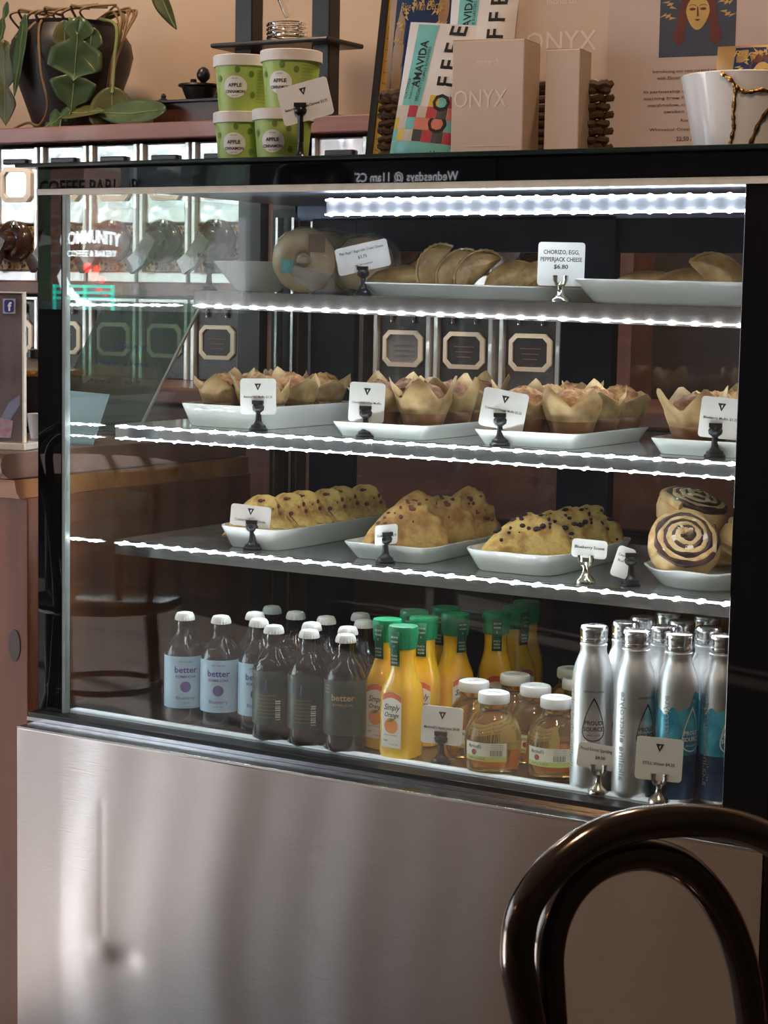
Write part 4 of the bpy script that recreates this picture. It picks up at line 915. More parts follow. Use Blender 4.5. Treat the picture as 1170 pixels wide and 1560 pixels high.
def aj():
    t = thing('apple_juice_bottle', 'aj', 'bottle', (0, 0, 0), 0, 'round apple juice bottles')
    rs = []; n = 36
    for r, z in ((.030, 0), (.036, .003), (.0385, .012), (.040, .028), (.0405, .045), (.038, .060), (.033, .072), (.026, .082), (.0205, .088), (.0195, .092), (.0195, .1005)):
        lump = .0011 if .05 < z < .085 else 0
        rs.append([((r+lump*math.cos(9*q+z*220))*math.cos(q), (r+lump*math.cos(9*q+z*220))*math.sin(q), z) for q in [2*PI*j/n for j in range(n)]])
    MB().loft(rs).build('bottle_body', AJM, t, True)
    MB().lathe([(.0215, .0985), (.0225, .1), (.0225, .1095), (.0215, .1125), (.018, .1138), (.016, .1128), (0, .1128)], 32, cap1=False).build('cap', CAPW, t, True)
    mb = MB(); put(mb, 'PURE', .006, lambda a, b: (a, b-.002, .1133), width=.016, bold=.02); mb.build('cap_print', INKG, t)
    mb = MB(); cyl_patch(mb, .0412, -.95, .62, .022, .048, 20); lb = mb.build('label', APL, t, True)
    mb = MB(); cyl_patch(mb, .0414, -.95, .62, .022, .029, 20); mb.build('label_band', LIME, lb)
    mb = MB(); put(mb, "Martinelli's", .007, cyl(.0415, -.55, .040), width=.022, shear=.3, bold=.02); put(mb, 'APPLE JUICE', .004, cyl(.0416, -.45, .024), width=.026, bold=.02)
    for k in range(3): put(mb, 'nutrition facts', .0025, cyl(.0415, .28, .045-.003*k), width=.018)
    for k in range(12): cyl_patch(mb, .0415, .05+.036*k, .05+.036*k+(.018 if k % 3 else .027), .030, .038, 1)
    mb.build('lettering', INKG, lb)
    mb = MB(); ell(mb, cyl(.0415, -.55, .034), .0042, .0042, 12); mb.build('apple_picture', M('printed_apple', (.35, .05, .04), rough=.5), lb)
    return t
aj0 = aj()
A = [(0.714, 0.105), (0.776, 0.049), (0.74, 0.185), (0.802, 0.128), (0.863, 0.07), (0.788, 0.279), (0.831, 0.207)]
alab = ['apple juice bottle at the left behind the front one, beside the price card', 'apple juice bottle front left with white lid and barcode label', 'apple juice bottle in front of the orange juice standing apart', 'apple juice bottle between the two front ones, one row back', 'apple juice bottle front right, beside the silver water bottle', 'rearmost apple juice bottle', 'apple juice bottle half hidden behind the silver water bottle']
for i, ((x, y), lab) in enumerate(zip(A, alab)):
    a = (.9, .35, .2, .7, .35, .1, .4)[i]
    if i == 0: aj0.location = (x, y, ZD); aj0.rotation_euler = (0, 0, a); aj0['label'] = lab
    else: dup(aj0, (x, y, ZD), a, lab)
ALU = M('brushed_aluminium', (.86, .87, .89), rough=.42, metal=1, var=.05)
ALUC = M('aluminium_cap', (.85, .85, .86), rough=.18, metal=1)
WBLUE = M('water_blue_print', (.02, .24, .46), rough=.3, col2=(.10, .52, .68), vscale=50, stretch=(1, 1, .5), metal=.2, vc=(.4, .62))
WNAVY = M('water_navy_print', (.02, .045, .11), rough=.3, col2=(.04, .09, .19), vscale=40, metal=.2)
def water(blue):
    t = thing('water_bottle', 'w', 'bottle', (0, 0, 0), 0, 'aluminium spring water bottles')
    MB().lathe([(.0, .001), (.024, .0), (.0272, .003), (.0278, .010), (.0278, .148), (.0270, .160), (.0245, .172), (.0205, .183), (.0182, .189), (.0178, .196), (.0186, .1975), (.0186, .200), (.0172, .201), (.0172, .204)], 36, cap0=False).build('can_body', ALU, t, True)
    n = 44
    MB().loft([[((r+(.0005*math.cos(22*2*PI*j/n) if e else 0))*math.cos(2*PI*j/n), (r+(.0005*math.cos(22*2*PI*j/n) if e else 0))*math.sin(2*PI*j/n), z) for j in range(n)] for r, z, e in ((.0180, .2030, 0), (.0188, .2045, 0), (.0188, .2085, 0), (.0182, .2095, 0), (.0186, .211, 0), (.0186, .2145, 0), (.0188, .217, 1), (.0186, .222, 1), (.0172, .2252, 0), (.014, .2258, 0))]).build('screw_cap', ALUC, t, True)
    R = .0283; mi = WHITEINK if blue else INK
    lb = [c for c in t.children if c.name.startswith('can_body')][0]
    if blue:
        mb = MB(); cyl_patch(mb, .0281, -PI, PI, .066, 0, 48, top=lambda a: .134+.012*math.sin(2*a+.6)+.006*math.sin(5*a)+.003*math.sin(11*a)); mb.build('mountain_print', WBLUE, lb, True)
        mb = MB(); cyl_patch(mb, .0281, -PI, PI, .006, .066, 48); mb.build('navy_print', WNAVY, lb, True)
    mb = MB(); f = .05
    drop = []
    for j in range(40):
        q = 2*PI*j/40; r = .0165; x = r*math.sin(q); z = -r*math.cos(q)
        if z > 0: x *= (1-(z/r))**.9*1.0 if False else max(0, 1-(z/r)*.0)
        drop.append((x, z))
    pts = []
    for j in range(41):
        s_ = -1+2*j/40; q = PI*s_            # angle from bottom
        x = .0205*math.sin(q)*(math.cos(q/2)**.9 if abs(q) < PI else 0); z = -.021*math.cos(q)*(1 if abs(q) < PI/2 else 1.9)
        pts.append((x, z))
    for j in range(40):
        a, b = pts[j], pts[j+1]; k = .91
        mb.add([cyl(R, f, .091)(*a), cyl(R, f, .091)(*b), cyl(R, f, .091)(b[0]*k, b[1]*k), cyl(R, f, .091)(a[0]*k, a[1]*k)], [(0, 1, 2, 3)])
    put(mb, 'PROUD', .0080, cyl(R, f, .093), bold=.03, width=.025); put(mb, 'SOURCE', .0080, cyl(R, f, .0845), bold=.03, width=.028); put(mb, 'SPRING WATER', .0035, cyl(R, f, .0775), width=.020)
    put(mb, 'SPARKLING' if not blue else 'STILL', .0045, cyl(R, f, .137), width=.028 if not blue else .014)
    mb.build('lettering', mi, lb)
    mb = MB(); put(mb, 'alkaline electrolyte', .013, cyl(R, -1.35, .085, True), width=.12); mb.build('side_lettering', M('grey_print', (.40, .41, .44), rough=.4), lb)
    return t
wp, wb = water(False), water(True)
P_ = [(0.931, 0.04), (0.954, 0.093), (0.995, 0.036), (0.955, 0.151), (1.012, 0.092), (0.97, 0.207), (1.013, 0.15), (1.051, 0.049), (1.028, 0.206), (1.064, 0.123), (1.104, 0.074)]
plab = ['silver sparkling water bottle with drop logo facing out, leftmost of its group', 'silver water bottle behind the leftmost one', 'silver sparkling water bottle with sideways lettering, second in the front row', 'silver water bottle two rows behind the leftmost', 'silver water bottle with logo edge between silver and blue fronts', 'rearmost silver water bottle at the left of its group', 'silver-capped water bottle in the third row', 'blue mountain-print still water bottle, left of the two in front', 'silver-capped water bottle in the rear row, at right', 'blue-group water bottle behind the front blue ones', 'blue mountain-print still water bottle cut by the right frame']
for i, ((x, y), lab) in enumerate(zip(P_, plab)):
    a = (.48, .4, 1.05, .4, .95, .4, .4, 1.15, .4, .9, .85)[i]; src = wb if i in (7, 9, 10) else wp
    if i == 0: wp.location = (x, y, ZD); wp.rotation_euler = (0, 0, a); wp['label'] = lab
    elif i == 7: wb.location = (x, y, ZD); wb.rotation_euler = (0, 0, a); wb['label'] = lab
    else: dup(src, (x, y, ZD), a, lab)

# ================================================================== ON TOP OF THE CASE
ZT = 1.293
CUPG = M('apple_green_cup', (.42, .56, .14), rough=.5, col2=(.34, .47, .10), vscale=26)
CUPW = M('paper_lid', (.78, .74, .70), rough=.5, var=.04)
def cup():
    t = thing('oatmeal_cup', 'cup', 'cup', (0, 0, 0), 0, 'stacked apple cinnamon cups')
    MB().lathe([(.0, .003), (.0375, .0), (.038, .003), (.0445, .076), (.0445, .078), (0, .078)], 40, cap0=False, cap1=False).build('cup_wall', CUPG, t, True)
    MB().lathe([(.0455, .069), (.0475, .070), (.0475, .0855), (.046, .0865), (.0445, .0855), (.0440, .083), (0, .083)], 40, cap0=False, cap1=False).build('lid', CUPW, t, True)
    R = lambda z: .0385+.0066*z/.076
    mb = MB(); ov = [(.019*math.cos(2*PI*j/24), .017*math.sin(2*PI*j/24)) for j in range(24)]
    K_ = lambda a0, z0, e: (lambda a, b: ((R(z0+b)+e)*math.sin(a0+a/.042), -(R(z0+b)+e)*math.cos(a0+a/.042), z0+b))
    ell(mb, K_(-.25, .037, .0004), .019, .017, 24); lb = mb.build('label_oval', CARD, t)
    mb = MB(); put(mb, 'APPLE', .0075, K_(-.25, .037, .0008), bold=.025, width=.022); put(mb, 'CINNAMON', .0065, K_(-.25, .0275, .0008), bold=.025, width=.032); put(mb, 'oatmeal', .0028, K_(-.25, .049, .0008), width=.010)
    put(mb, 'NET WT', .0028, K_(-.25, .0225, .0008), width=.012); mb.build('lettering', INK, lb)
    mb = MB()
    for k in range(11): put(mb, 'rolled oats, dried apple', .0028, K_(.78, .062-.0048*k, .0004), width=.020)
    for a, z_ in ((.35, .056), (.42, .025), (-.95, .05), (-.15, .063)): ell(mb, K_(a, z_, .0005), .0042, .005, 10)
    mb.build('printed_details', M('cup_dark_green', (.16, .25, .05), rough=.5), t)
    return t
c0 = cup(); c0.location = (.240, .185, ZT); c0.rotation_euler = (0, 0, .50); c0['label'] = 'apple cinnamon cup, bottom left of the four stacked cups'
dup(c0, (.328, .165, ZT), .45, 'apple cinnamon cup, bottom right of the stack behind the price card')
dup(c0, (.239, .185, ZT+.0865), .55, 'apple cinnamon cup, top left of the four stacked cups')
dup(c0, (.345, .160, ZT+.0865), .42, 'apple cinnamon cup, top right of the four stacked cups', scale=None)
# woven basket
WICK = M('dark_wicker', (.10, .055, .028), rough=.55, col2=(.045, .022, .011), vscale=60)
bk = thing('wicker_basket', 'dark woven wicker basket holding coffee bags on the case top', 'basket', (.67, .31, ZT))
bw, bd, bh = .400, .235, .106
def brc(s_, off):   # rounded-rect loop
    pts = []; per = 2*(bw+bd); n = 84
    for j in range(n):
        q = 2*PI*j/n; c, s2 = math.cos(q), math.sin(q); pw = 7
        pts.append((bw/2*math.copysign(abs(c)**(2/pw), c), bd/2*math.copysign(abs(s2)**(2/pw), s2)))
    return pts
loop = brc(0, 0)
for k in range(9):
    ph = PI*(k % 2)
    pts = [(x*(1+.016*math.sin(j*PI/2+ph)), y*(1+.03*math.sin(j*PI/2+ph)), .008+k*.0115+.0012*math.sin(j*1.7)) for j, (x, y) in enumerate(loop)]
    mb = MB(); mb.tube(pts, [.0056+.0012*math.sin(j*PI+ph*j) for j in range(len(pts))], 7, closed=True); mb.build('woven_strand', WICK, bk, True)
mb = MB(); mb.tube([(x, y, bh+.002+.0015*math.sin(j*2.1)) for j, (x, y) in enumerate(loop)], .0075, 8, closed=True); mb.build('rim', WICK, bk, True)
for j in range(0, 84, 4):
    MB().tube([(loop[j][0], loop[j][1], 0), (loop[j][0], loop[j][1], bh)], .0032, 6).build('stake', WICK, bk)
MB().box(-bw/2+.01, bw/2-.01, -bd/2+.01, bd/2-.01, .001, .006).build('bottom', WICK, bk)
# boxes
BOXM = M('blush_carton', (.66, .54, .46), rough=.6, var=.03)
BOXS = M('kraft_carton_side', (.50, .38, .27), rough=.65, var=.04)
EMB = M('embossed_white', (.80, .74, .69), rough=.5, var=.02)
def carton(loc, w_, d_, h_, rz, lab, textc=True):
    t = thing('coffee_carton', lab, 'box', loc, rz, 'blush coffee cartons')
    MB().box(-w_/2, w_/2, -d_/2, d_/2, 0, h_).build('carton_body', BOXM, t, bevel=.0012)
    MB().box(w_/2-.0005, w_/2+.0006, -d_/2+.001, d_/2-.001, .001, h_-.001).build('side_face', BOXS, t)
    MB().prism([(-w_/2, h_), (w_/2, h_), (w_/2, h_+.0008), (-w_/2, h_+.0025)], -d_/2+.002, d_/2-.001).build('top_flap', BOXS, t)
    if textc:
        mb = MB(); put(mb, 'ONYX', h_*.22, flat(-w_*.10 if w_ < .115 else 0, -d_/2-.0006, h_*.44), width=w_*.74); mb.build('lettering', EMB, t)
        mb = MB(); put(mb, 'monarch', h_*.07, flat(0, -d_/2-.0006, h_*.80), width=w_*.3); mb.build('small_lettering', EMB, t)
        MB().box(-w_*.3, w_*.3, -d_/2-.0006, -d_/2, h_*.115, h_*.12).build('printed_line', EMB, t)
    return t
carton((.703, .148, ZT), .108, .066, .166, .12, 'blush ONYX coffee carton standing in front of the basket'.replace('ONYX ', ''))
carton((.806, .170, ZT), .050, .05, .152, .12, 'narrow tan carton just right of the front carton', False)
carton((.720, .345, ZT+.09), .15, .07, .19, .12, 'large blush carton standing in the basket behind the front one')
MB_ = None
# stand-up pouches
def pouch(name, lab, loc, rz, lean, w_, h_, d_, mats, art):
    t = thing(name, lab, 'bag', loc, 0); t.rotation_euler = (-lean, 0, rz)
    def th(v): return d_/2*(1-v**1.5)*(1 if v > .06 else .75+.25*v/.06)+.0008
    def Sf(u, v, e=0):      # u in -1..1, v 0..1 on the front
        bulge = max(0, 1-abs(u)**3)
        ww = w_/2*(1-.05*math.sin(PI*v))
        return (ww*u+.008*v*v, -(th(v)*bulge+e)-.004*math.sin(9*v+2*u)*bulge*.5, h_*v)
    def Sb(u, v):
        x, y, z = Sf(u, v); return (x, -y*.9, z)
    mb = MB(); mb.grid(lambda a, b: Sf(2*a-1, b), 16, 20); mb.grid(lambda a, b: Sb(1-2*a, b), 16, 20)
    mb.add([Sf(2*i/16-1, 0) for i in range(17)]+[Sb(1-2*i/16, 0) for i in range(17)], [tuple(range(33, -1, -1))])
    b = mb.build('pouch', mats, t, True)
    art(t, Sf); return t
TEAL = M('teal_print', (.20, .58, .55), rough=.42, var=.08); PW = M('pouch_white', (.80, .79, .78), rough=.38, var=.04)
COLS = [M('mosaic_red', (.55, .06, .09), rough=.45), M('mosaic_coral', (.75, .25, .18), rough=.45), M('mosaic_yellow', (.75, .52, .06), rough=.45), M('mosaic_charcoal', (.08, .08, .09), rough=.45), TEAL, M('mosaic_pale', (.66, .60, .52), rough=.45)]
def amavida(t, Sf):
    q = MB(); q.grid(lambda a, b: Sf(-.72+.62*a, .40+.585*b, .0006), 6, 10); q.build('teal_panel', TEAL, t, True)
    q = MB(); q.grid(lambda a, b: Sf(-.985+1.97*a, .01+.13*b, .0006), 10, 4); q.build('teal_base', TEAL, t, True)
    rnd = random.Random(5)
    for i in range(7):
        for j in range(4 if i > 3 else 3):
            u0 = -.98+.28*i; v0 = .145+.085*j; q = MB(); q.grid(lambda a, b: Sf(u0+.275*a, v0+.083*b, .0009), 2, 2); q.build('mosaic_tile', rnd.choice(COLS), t)
    q = MB(); hh = .2
    V = lambda u0, v0, sw=1: (lambda a, b: Sf(u0-b/.055, v0+a/.2, .0014))
    put(q, 'AMAVIDA', .020, V(-.28, .70), width=.068, bold=.01); put(q, 'COFFEE ROASTERS', .007, V(-.155, .70), width=.05); put(q, 'GUATEMALA', .008, V(-.60, .52), width=.030); put(q, 'fresh roasted', .006, V(-.45, .52), width=.030); put(q, 'SPECIALTY', .008, V(-.20, .50), width=.028)
    put(q, 'C O F F E E', .036, V(.72, .60), width=.155, bold=.02); q.build('lettering', INK, t)
    q = MB()
    for k in range(9): q.add([Sf(.55+.0*a, .03, .0015) if False else Sf(.55+.28*math.cos(PI*(k+s_)/9)*r_, .02+.07*math.sin(PI*(k+s_)/9)*r_, .0015) for s_, r_ in ((.3, .4), (.6, .4), (.6, 1), (.3, 1))], [(0, 1, 2, 3)])
    q.build('sunburst', COLS[3], t)
pouch('coffee_bag', 'teal and white coffee bag with mosaic print leaning in front of the basket', (.574, .165, ZT), .10, -.0, .108, .205, .058, PW, amavida)
for o in bpy.data.objects:
    if o.get('label', '').startswith('teal and white coffee bag with mosaic print leaning'): o.rotation_euler = (-.06, .09, .10)
pouch('coffee_bag', 'second teal mosaic coffee bag standing in the basket, cut by frame top', (.605, .275, ZT+.075), .10, .05, .112, .21, .05, PW, amavida)
KRAFT = M('kraft_bag', (.42, .27, .17), rough=.5, col2=(.36, .22, .13), vscale=30, bump=.25, bscale=25)
NAVYM = M('muted_navy_print', (.070, .085, .125), rough=.5)
NAVYL = M('navy_label', (.020, .045, .13), rough=.3, var=.15)
GOLD = M('gold_print', (.62, .42, .14), rough=.4)
HAIR = M('auburn_print', (.16, .05, .035), rough=.5)
def bolt(mb, S0, cx, cz, sx, sz_, ang):
    pts = [(-1, .35), (-.1, .55), (-.25, .1), (.35, .3), (.2, -.1), (1.1, .1), (.15, -.5), (.3, -.15), (-.35, -.3), (-.2, .12), (-1, .35)][:-1]
    c, s_ = math.cos(ang), math.sin(ang)
    mb.add([S0(cx+(x*c-z*s_)*sx, cz+(x*s_+z*c)*sz_) for x, z in pts], [(0, 1, 2, 9), (2, 3, 8, 9), (3, 4, 7, 8), (4, 5, 6, 7)])
def goddess(t, S0, w_, h_, cx, cz, full=True, pm=None):
    # navy panel with rays, auburn hair and a calm gold face, in label units
    q = MB(); q.grid(lambda a, b: S0(cx+w_*(a-.5), cz+h_*(b-.5), .0006), 4, 4); pn = q.build('art_panel', pm or NAVYL, t)
    q = MB(); T = lambda e: (lambda a, b: S0(a, b, e))
    for k in range(9):
        a = PI*(-.02+1.04*k/8); bolt(q, T(.0010), cx+w_*.39*math.cos(a), cz+h_*(.06+.38*math.sin(a)), w_*.11, (w_ if w_ < 1 else h_)*.09, a)
    if full:
        q.build('lightning_print', GOLD, pn); q = MB()
        for sx in (-1, 1):
            q.add([S0(cx+sx*w_*x, cz+h_*z, .0012) for x, z in ((0, .42), (.10, .40), (.19, .30), (.24, .12), (.27, -.08), (.33, -.26), (.24, -.36), (.17, -.30), (.16, -.10), (.12, .0), (.0, .0))], [tuple(range(11))]); q.build('hair_print', HAIR, pn); q = MB()
        q.add([S0(cx+w_*.155*math.cos(a)*(1 if math.sin(a) > 0 else (1+.25*math.sin(a))), cz+h_*(.08+(.20 if math.sin(a) > 0 else .24)*math.sin(a)), .0015) for a in [2*PI*j/22 for j in range(22)]], [tuple(range(22))]); q.build('face_print', GOLD, pn)
        q = MB()
        for sx in (-1, 1):
            q.add([S0(cx+sx*w_*(.03+.08*k/4), cz+h_*(.12+.012*math.sin(PI*k/4)), .0018) for k in range(5)]+[S0(cx+sx*w_*(.03+.08*k/4), cz+h_*(.105-.012*math.sin(PI*k/4)), .0018) for k in range(4, -1, -1)], [tuple(range(10))])
            q.add([S0(cx+sx*w_*(.02+.10*k/4), cz+h_*(.155+.02*math.sin(PI*k/4)), .0018) for k in range(5)]+[S0(cx+sx*w_*(.02+.10*k/4), cz+h_*(.147+.02*math.sin(PI*k/4)), .0018) for k in range(4, -1, -1)], [tuple(range(10))])
        q.add([S0(cx-w_*.012, cz+h_*.14, .0018), S0(cx+w_*.004, cz+h_*.14, .0018), S0(cx+w_*.016, cz+h_*.02, .0018), S0(cx-w_*.012, cz+h_*.012, .0018)], [(0, 1, 2, 3)])
        q.add([S0(cx-w_*.04, cz-h_*.025, .0018), S0(cx, cz-h_*.015, .0018), S0(cx+w_*.04, cz-h_*.025, .0018), S0(cx, cz-h_*.045, .0018)], [(0, 1, 2, 3)])
        q.build('face_lines', HAIR, pn)
    else: q.build('lightning_print', GOLD, pn)
    return pn
def kraft_art(t, Sf):
    S0 = lambda u, v, e=.001: Sf(u, v, e)
    pn = goddess(t, lambda a, b, e=.001: Sf(a, b, e), 1.55, .56, .0, .42, False)
    q = MB(); put(q, 'Rise With Electra', .02, lambda a, b: Sf(a/.06, .61+b/.26, .0018), width=.075, shear=.2); q.build('lettering', GOLD, pn)
pouch('coffee_bag', 'crumpled kraft coffee bag with navy lightning label in the basket', (.492, .300, ZT+.085), .12, .04, .125, .26, .05, KRAFT, kraft_art)
pf = thing('framed_picture', 'dark framed yellow herringbone picture leaning at the basket', 'picture', (.432, .435, ZT)); pf.rotation_euler = (-.0, .10, .1)
MB().box(-.115, -.103, -.006, .006, .0, .30).build('frame_side', BLACKM, pf); MB().box(.103, .115, -.006, .006, .0, .30).build('frame_side', BLACKM, pf)
MB().box(-.103, .103, -.006, .006, .0, .012).build('frame_bottom', BLACKM, pf); MB().box(-.103, .103, -.006, .006, .288, .30).build('frame_top', BLACKM, pf)
YEL = M('yellow_print', (.72, .46, .09), rough=.5, var=.06)
MB().box(-.103, .103, -.002, .004, .012, .288).build('print', YEL, pf)
mb = MB()
for k in range(15):
    for j in range(5):
        x = -.10+.044*j; z = .018+.018*k; s_ = 1 if j % 2 else -1
        mb.add([(x, -.0026, z), (x+.042, -.0026, z+s_*.010), (x+.042, -.0026, z+s_*.010+.0016), (x, -.0026, z+.0016)], [(0, 1, 2, 3)])
mb.build('herringbone_lines', M('ochre_line', (.38, .20, .04), rough=.6), pf)
# flyer sheet with art and text
PAPERP = M('pinkish_paper', (.60, .485, .43), rough=.6, var=.03, vscale=5)
fl = thing('flyer', 'tall pinkish paper flyer with a goddess picture at right of case top', 'poster', (.975, .215, ZT), .10)
MB().box(-.125, .165, -.0008, .0008, .0, .30).build('sheet', PAPERP, fl)
MB().box(-.10, .14, .001, .03, .0, .004).build('stand_foot', ACRYL, fl)
Sfl = lambda a, b, e=.001: (a, -.0008-e*.6, b)
goddess(fl, Sfl, .108, .104, .004, .1945, True, NAVYM)
mb = MB(); ft = lambda x0, z: (lambda a, b: (x0+a, -.0016, z+b))
for z, s_, wd_, x0 in ((.1215, 'Introducing our new curated coffee line with', .125, .005), (.1125, "with Electra,' the first of many delightful", .118, .008), (.094, 'In partnership with our roasters, a', .13, -.005), (.085, 'morning brew featuring notes of', .12, -.010), (.0755, 'marshmallow, caramel and cocoa to', .12, -.003), (.0665, 'awaken your senses', .08, .0), (.054, 'Rise With', .03, .0), (.042, 'Whimsical Creation, Sunrise', .10, -.01)):
    put(mb, s_, .0056, ft(x0, z), width=wd_, bold=.008)
put(mb, '22.50 / 12oz', .008, ft(0, .028), width=.042, bold=.015); mb.build('lettering', M('brown_ink', (.13, .07, .06), rough=.6), fl)
def gold_art(t, Sf):
    pn = goddess(t, lambda a, b, e=.001: Sf(a, b, e), 1.5, .62, .22, .67, True)
    q = MB(); put(q, 'Rise With', .011, lambda a, b: Sf(.05+a/.05, .90+b/.14, .0022), width=.06, shear=.2); q.build('lettering', GOLD, pn)
GOLDB = M('gold_foil_bag', (.55, .34, .13), rough=.32, metal=.5, var=.2, vscale=25)
pouch('coffee_bag', 'gold coffee bag with blue lightning label behind the white bowl', (1.078, .165, ZT), .10, .0, .11, .20, .05, GOLDB, gold_art)
for o in bpy.data.objects:
    if o.get('label', '').startswith('gold coffee bag'): o.scale = (1, 1, .73)
# kintsugi bowl
KG = M('gold_seam', (.35, .19, .06), rough=.22, metal=.9, bump=.6, bscale=120, var=.4)
bo = thing('ceramic_bowl', 'large white bowl with gold-mended cracks at right of case top', 'bowl', (1.105, .085, ZT))
bprof = [(.060, .0), (.068, .002), (.072, .02), (.0865, .088), (.088, .093), (.0865, .0945), (.083, .092), (.069, .022), (.0, .012)]
BOWLW = M('bowl_glaze', (.82, .81, .80), rough=.10, coat=.5, var=.02)
MB().lathe(bprof, 56, cap1=False).build('bowl_wall', BOWLW, bo, True)
def br_(z): return .0720+(.0865-.072)*(z-.02)/.068 if z > .02 else .068+.004*z/.02
def seam(pts):
    out = []
    for i in range(len(pts)-1):
        for q in range(6):
            t_ = q/6; a = pts[i][0]*(1-t_)+pts[i+1][0]*t_; z = pts[i][1]*(1-t_)+pts[i+1][1]*t_; out.append((a, z))
    out.append(pts[-1])
    P3 = [((br_(z)+.0004)*math.sin(a), -(br_(z)+.0004)*math.cos(a), z) for a, z in out]
    return MB().tube(P3, [.0026+.0008*math.sin(i*1.7) for i in range(len(P3))], 7).build('gold_seam', KG, bo, True)
# angles: 0 faces -y, positive towards +x ; camera sees about +0.4
seam([(-.05, .091), (.12, .080), (.16, .070), (.12, .040), (.13, .024), (.06, .005)])
seam([(.16, .074), (.30, .066), (.55, .070), (.8, .066)])
seam([(.42, .004), (.55, .03), (.75, .055)])
seam([(.75, .055), (1.0, .04), (1.2, .07)])

# ================================================================== LEFT COUNTER ITEMS
ZC = .842
fs = thing('acrylic_flyer_stand', 'acrylic stand with a purple-grey flyer bearing a blue f logo, far left', 'sign holder', (-.150, .040, ZC), .25)
MB().box(-.10, .072, -.028, .03, .0, .012).build('base', M('cream_acrylic', (.80, .76, .66), rough=.15, coat=.5), fs, bevel=.002)
FLY = M('flyer_print', (.30, .24, .25), rough=.4, col2=(.19, .15, .16), vscale=22, stretch=(1, 1, .6))
MB().box(-.10, .0535, -.001, .0015, .012, .25).build('flyer_sheet', FLY, fs)
MB().box(-.10, .058, -.005, -.002, .012, .252).build('acrylic_panel', ACRYL, fs)
MB().box(.0565, .0595, -.006, .003, .012, .252).build('panel_edge', M('edge_cream', (.78, .74, .64), rough=.2), fs); MB().box(-.10, .0595, -.006, .003, .252, .2545).build('panel_edge', M('edge_cream2', (.78, .74, .64), rough=.2), fs)
pts = rrect(.017, .020, .004); mb = MB(); mb.prism([(x+.033, z+.221) for x, z in pts], -.0058, -.0052); lg = mb.build('logo_badge', M('logo_blue', (.03, .055, .22), rough=.4), fs)
mb = MB(); put(mb, 'f', .019, flat(.034, -.0062, .224), bold=.04); mb.build('lettering', WHITEINK, lg)
MB().prism([(.022, .219), (.044, .219), (.044, .243), (.022, .243)], -.0052, -.0048).build('logo_border', M('logo_border', (.45, .45, .55), rough=.4), fs)
mb = MB(); mb.prism([(.012, .02), (.028, .02), (.034, .05), (.05, .072), (.05, .088), (.03, .075), (.016, .05)], -.0018, -.0012); mb.build('printed_legs', M('flyer_blue', (.42, .46, .68), rough=.4), fs)
mb = MB(); mb.prism([(.010, .018), (.034, .018), (.038, .046), (.014, .05)], -.0022, -.0018); mb.build('printed_socks', M('flyer_pink', (.60, .28, .30), rough=.4, col2=(.55, .55, .75), vscale=90), fs)
ur = thing('coffee_urn', 'black round urn with a gold rim on the left counter', 'urn', (-.375, .40, ZC))
MB().lathe([(.055, 0), (.055, .012), (.075, .018), (.085, .05), (.088, .095), (.086, .108)], 32).build('body', BLACKM, ur, True)
MB().lathe([(.089, .104), (.091, .108), (.089, .114), (.08, .116)], 32).build('rim', M('brass', (.55, .36, .12), rough=.25, metal=1), ur, True)
MB().lathe([(.08, .115), (.05, .128), (.012, .135), (.012, .15), (.0, .152)], 24, cap1=False).build('lid', BLACKM, ur, True)
cu = MB().lathe([(.020, 0), (.026, .042), (.027, .043), (.025, .043), (.019, .003), (0, .003)], 24, cap1=False).build('small_cup', PORC, None, True); cu.location = (-.245, .27, ZC); tag(cu, 'small white cup beside the black urn on the left counter', 'cup')
mn = thing('menu_holder', 'slanted green-tinted acrylic menu sheet seen through the case side', 'sign', (-.245, .44, ZC), .12)
sl = lambda x, z, y=0: (x+.50*z-.03, y+.10*z, z)
mb = MB(); q = [sl(-.10, .002), sl(.10, .002), sl(.10, .24), sl(-.10, .24)]; mb.loft([[(x, y-.002, z) for x, y, z in q], [(x, y+.002, z) for x, y, z in q]]); mb.build('acrylic_sheet', MENUG, mn)
mb = MB()
for z, s_, wd_ in ((.155, 'PASTRY MENU', .07), (.125, 'Muffins    Scones', .11), (.092, 'Bagels    Rolls', .11)): put(mb, s_, .012, lambda a, b, z=z: sl(a, z+b, -.004), shear=.2, width=wd_)
mb.build('lettering', M('menu_ink', (.03, .06, .20), rough=.5), mn)
mb = MB(); mb.loft([[sl(.098, .0, d_) for d_ in (-.003, .003)]+[sl(.1025, .0, d_) for d_ in (.003, -.003)], [sl(.098, .24, d_) for d_ in (-.003, .003)]+[sl(.1025, .24, d_) for d_ in (.003, -.003)]]); mb.build('sheet_edge', CREAMTRIM, mn)
MB().box(-.13, .10, -.03, .03, .0, .006).build('foot', ACRYL, mn)
bp2 = thing('menu_card', 'pale blue card leaning on the left counter behind the case glass', 'card', (-.135, .20, ZC), .2)
q = MB(); q.loft([[(-.045, -.001, .0), (.055, -.001, .0), (.075, .02, .085), (-.025, .02, .09)], [(-.045, .001, .0), (.055, .001, .0), (.075, .022, .085), (-.025, .022, .09)]]); q.build('card_face', M('pale_blue_card', (.50, .68, .80), rough=.4, var=.1, vscale=10), bp2)
MB().box(-.05, .06, -.012, .02, .0, .004).build('card_foot', ACRYL, bp2)

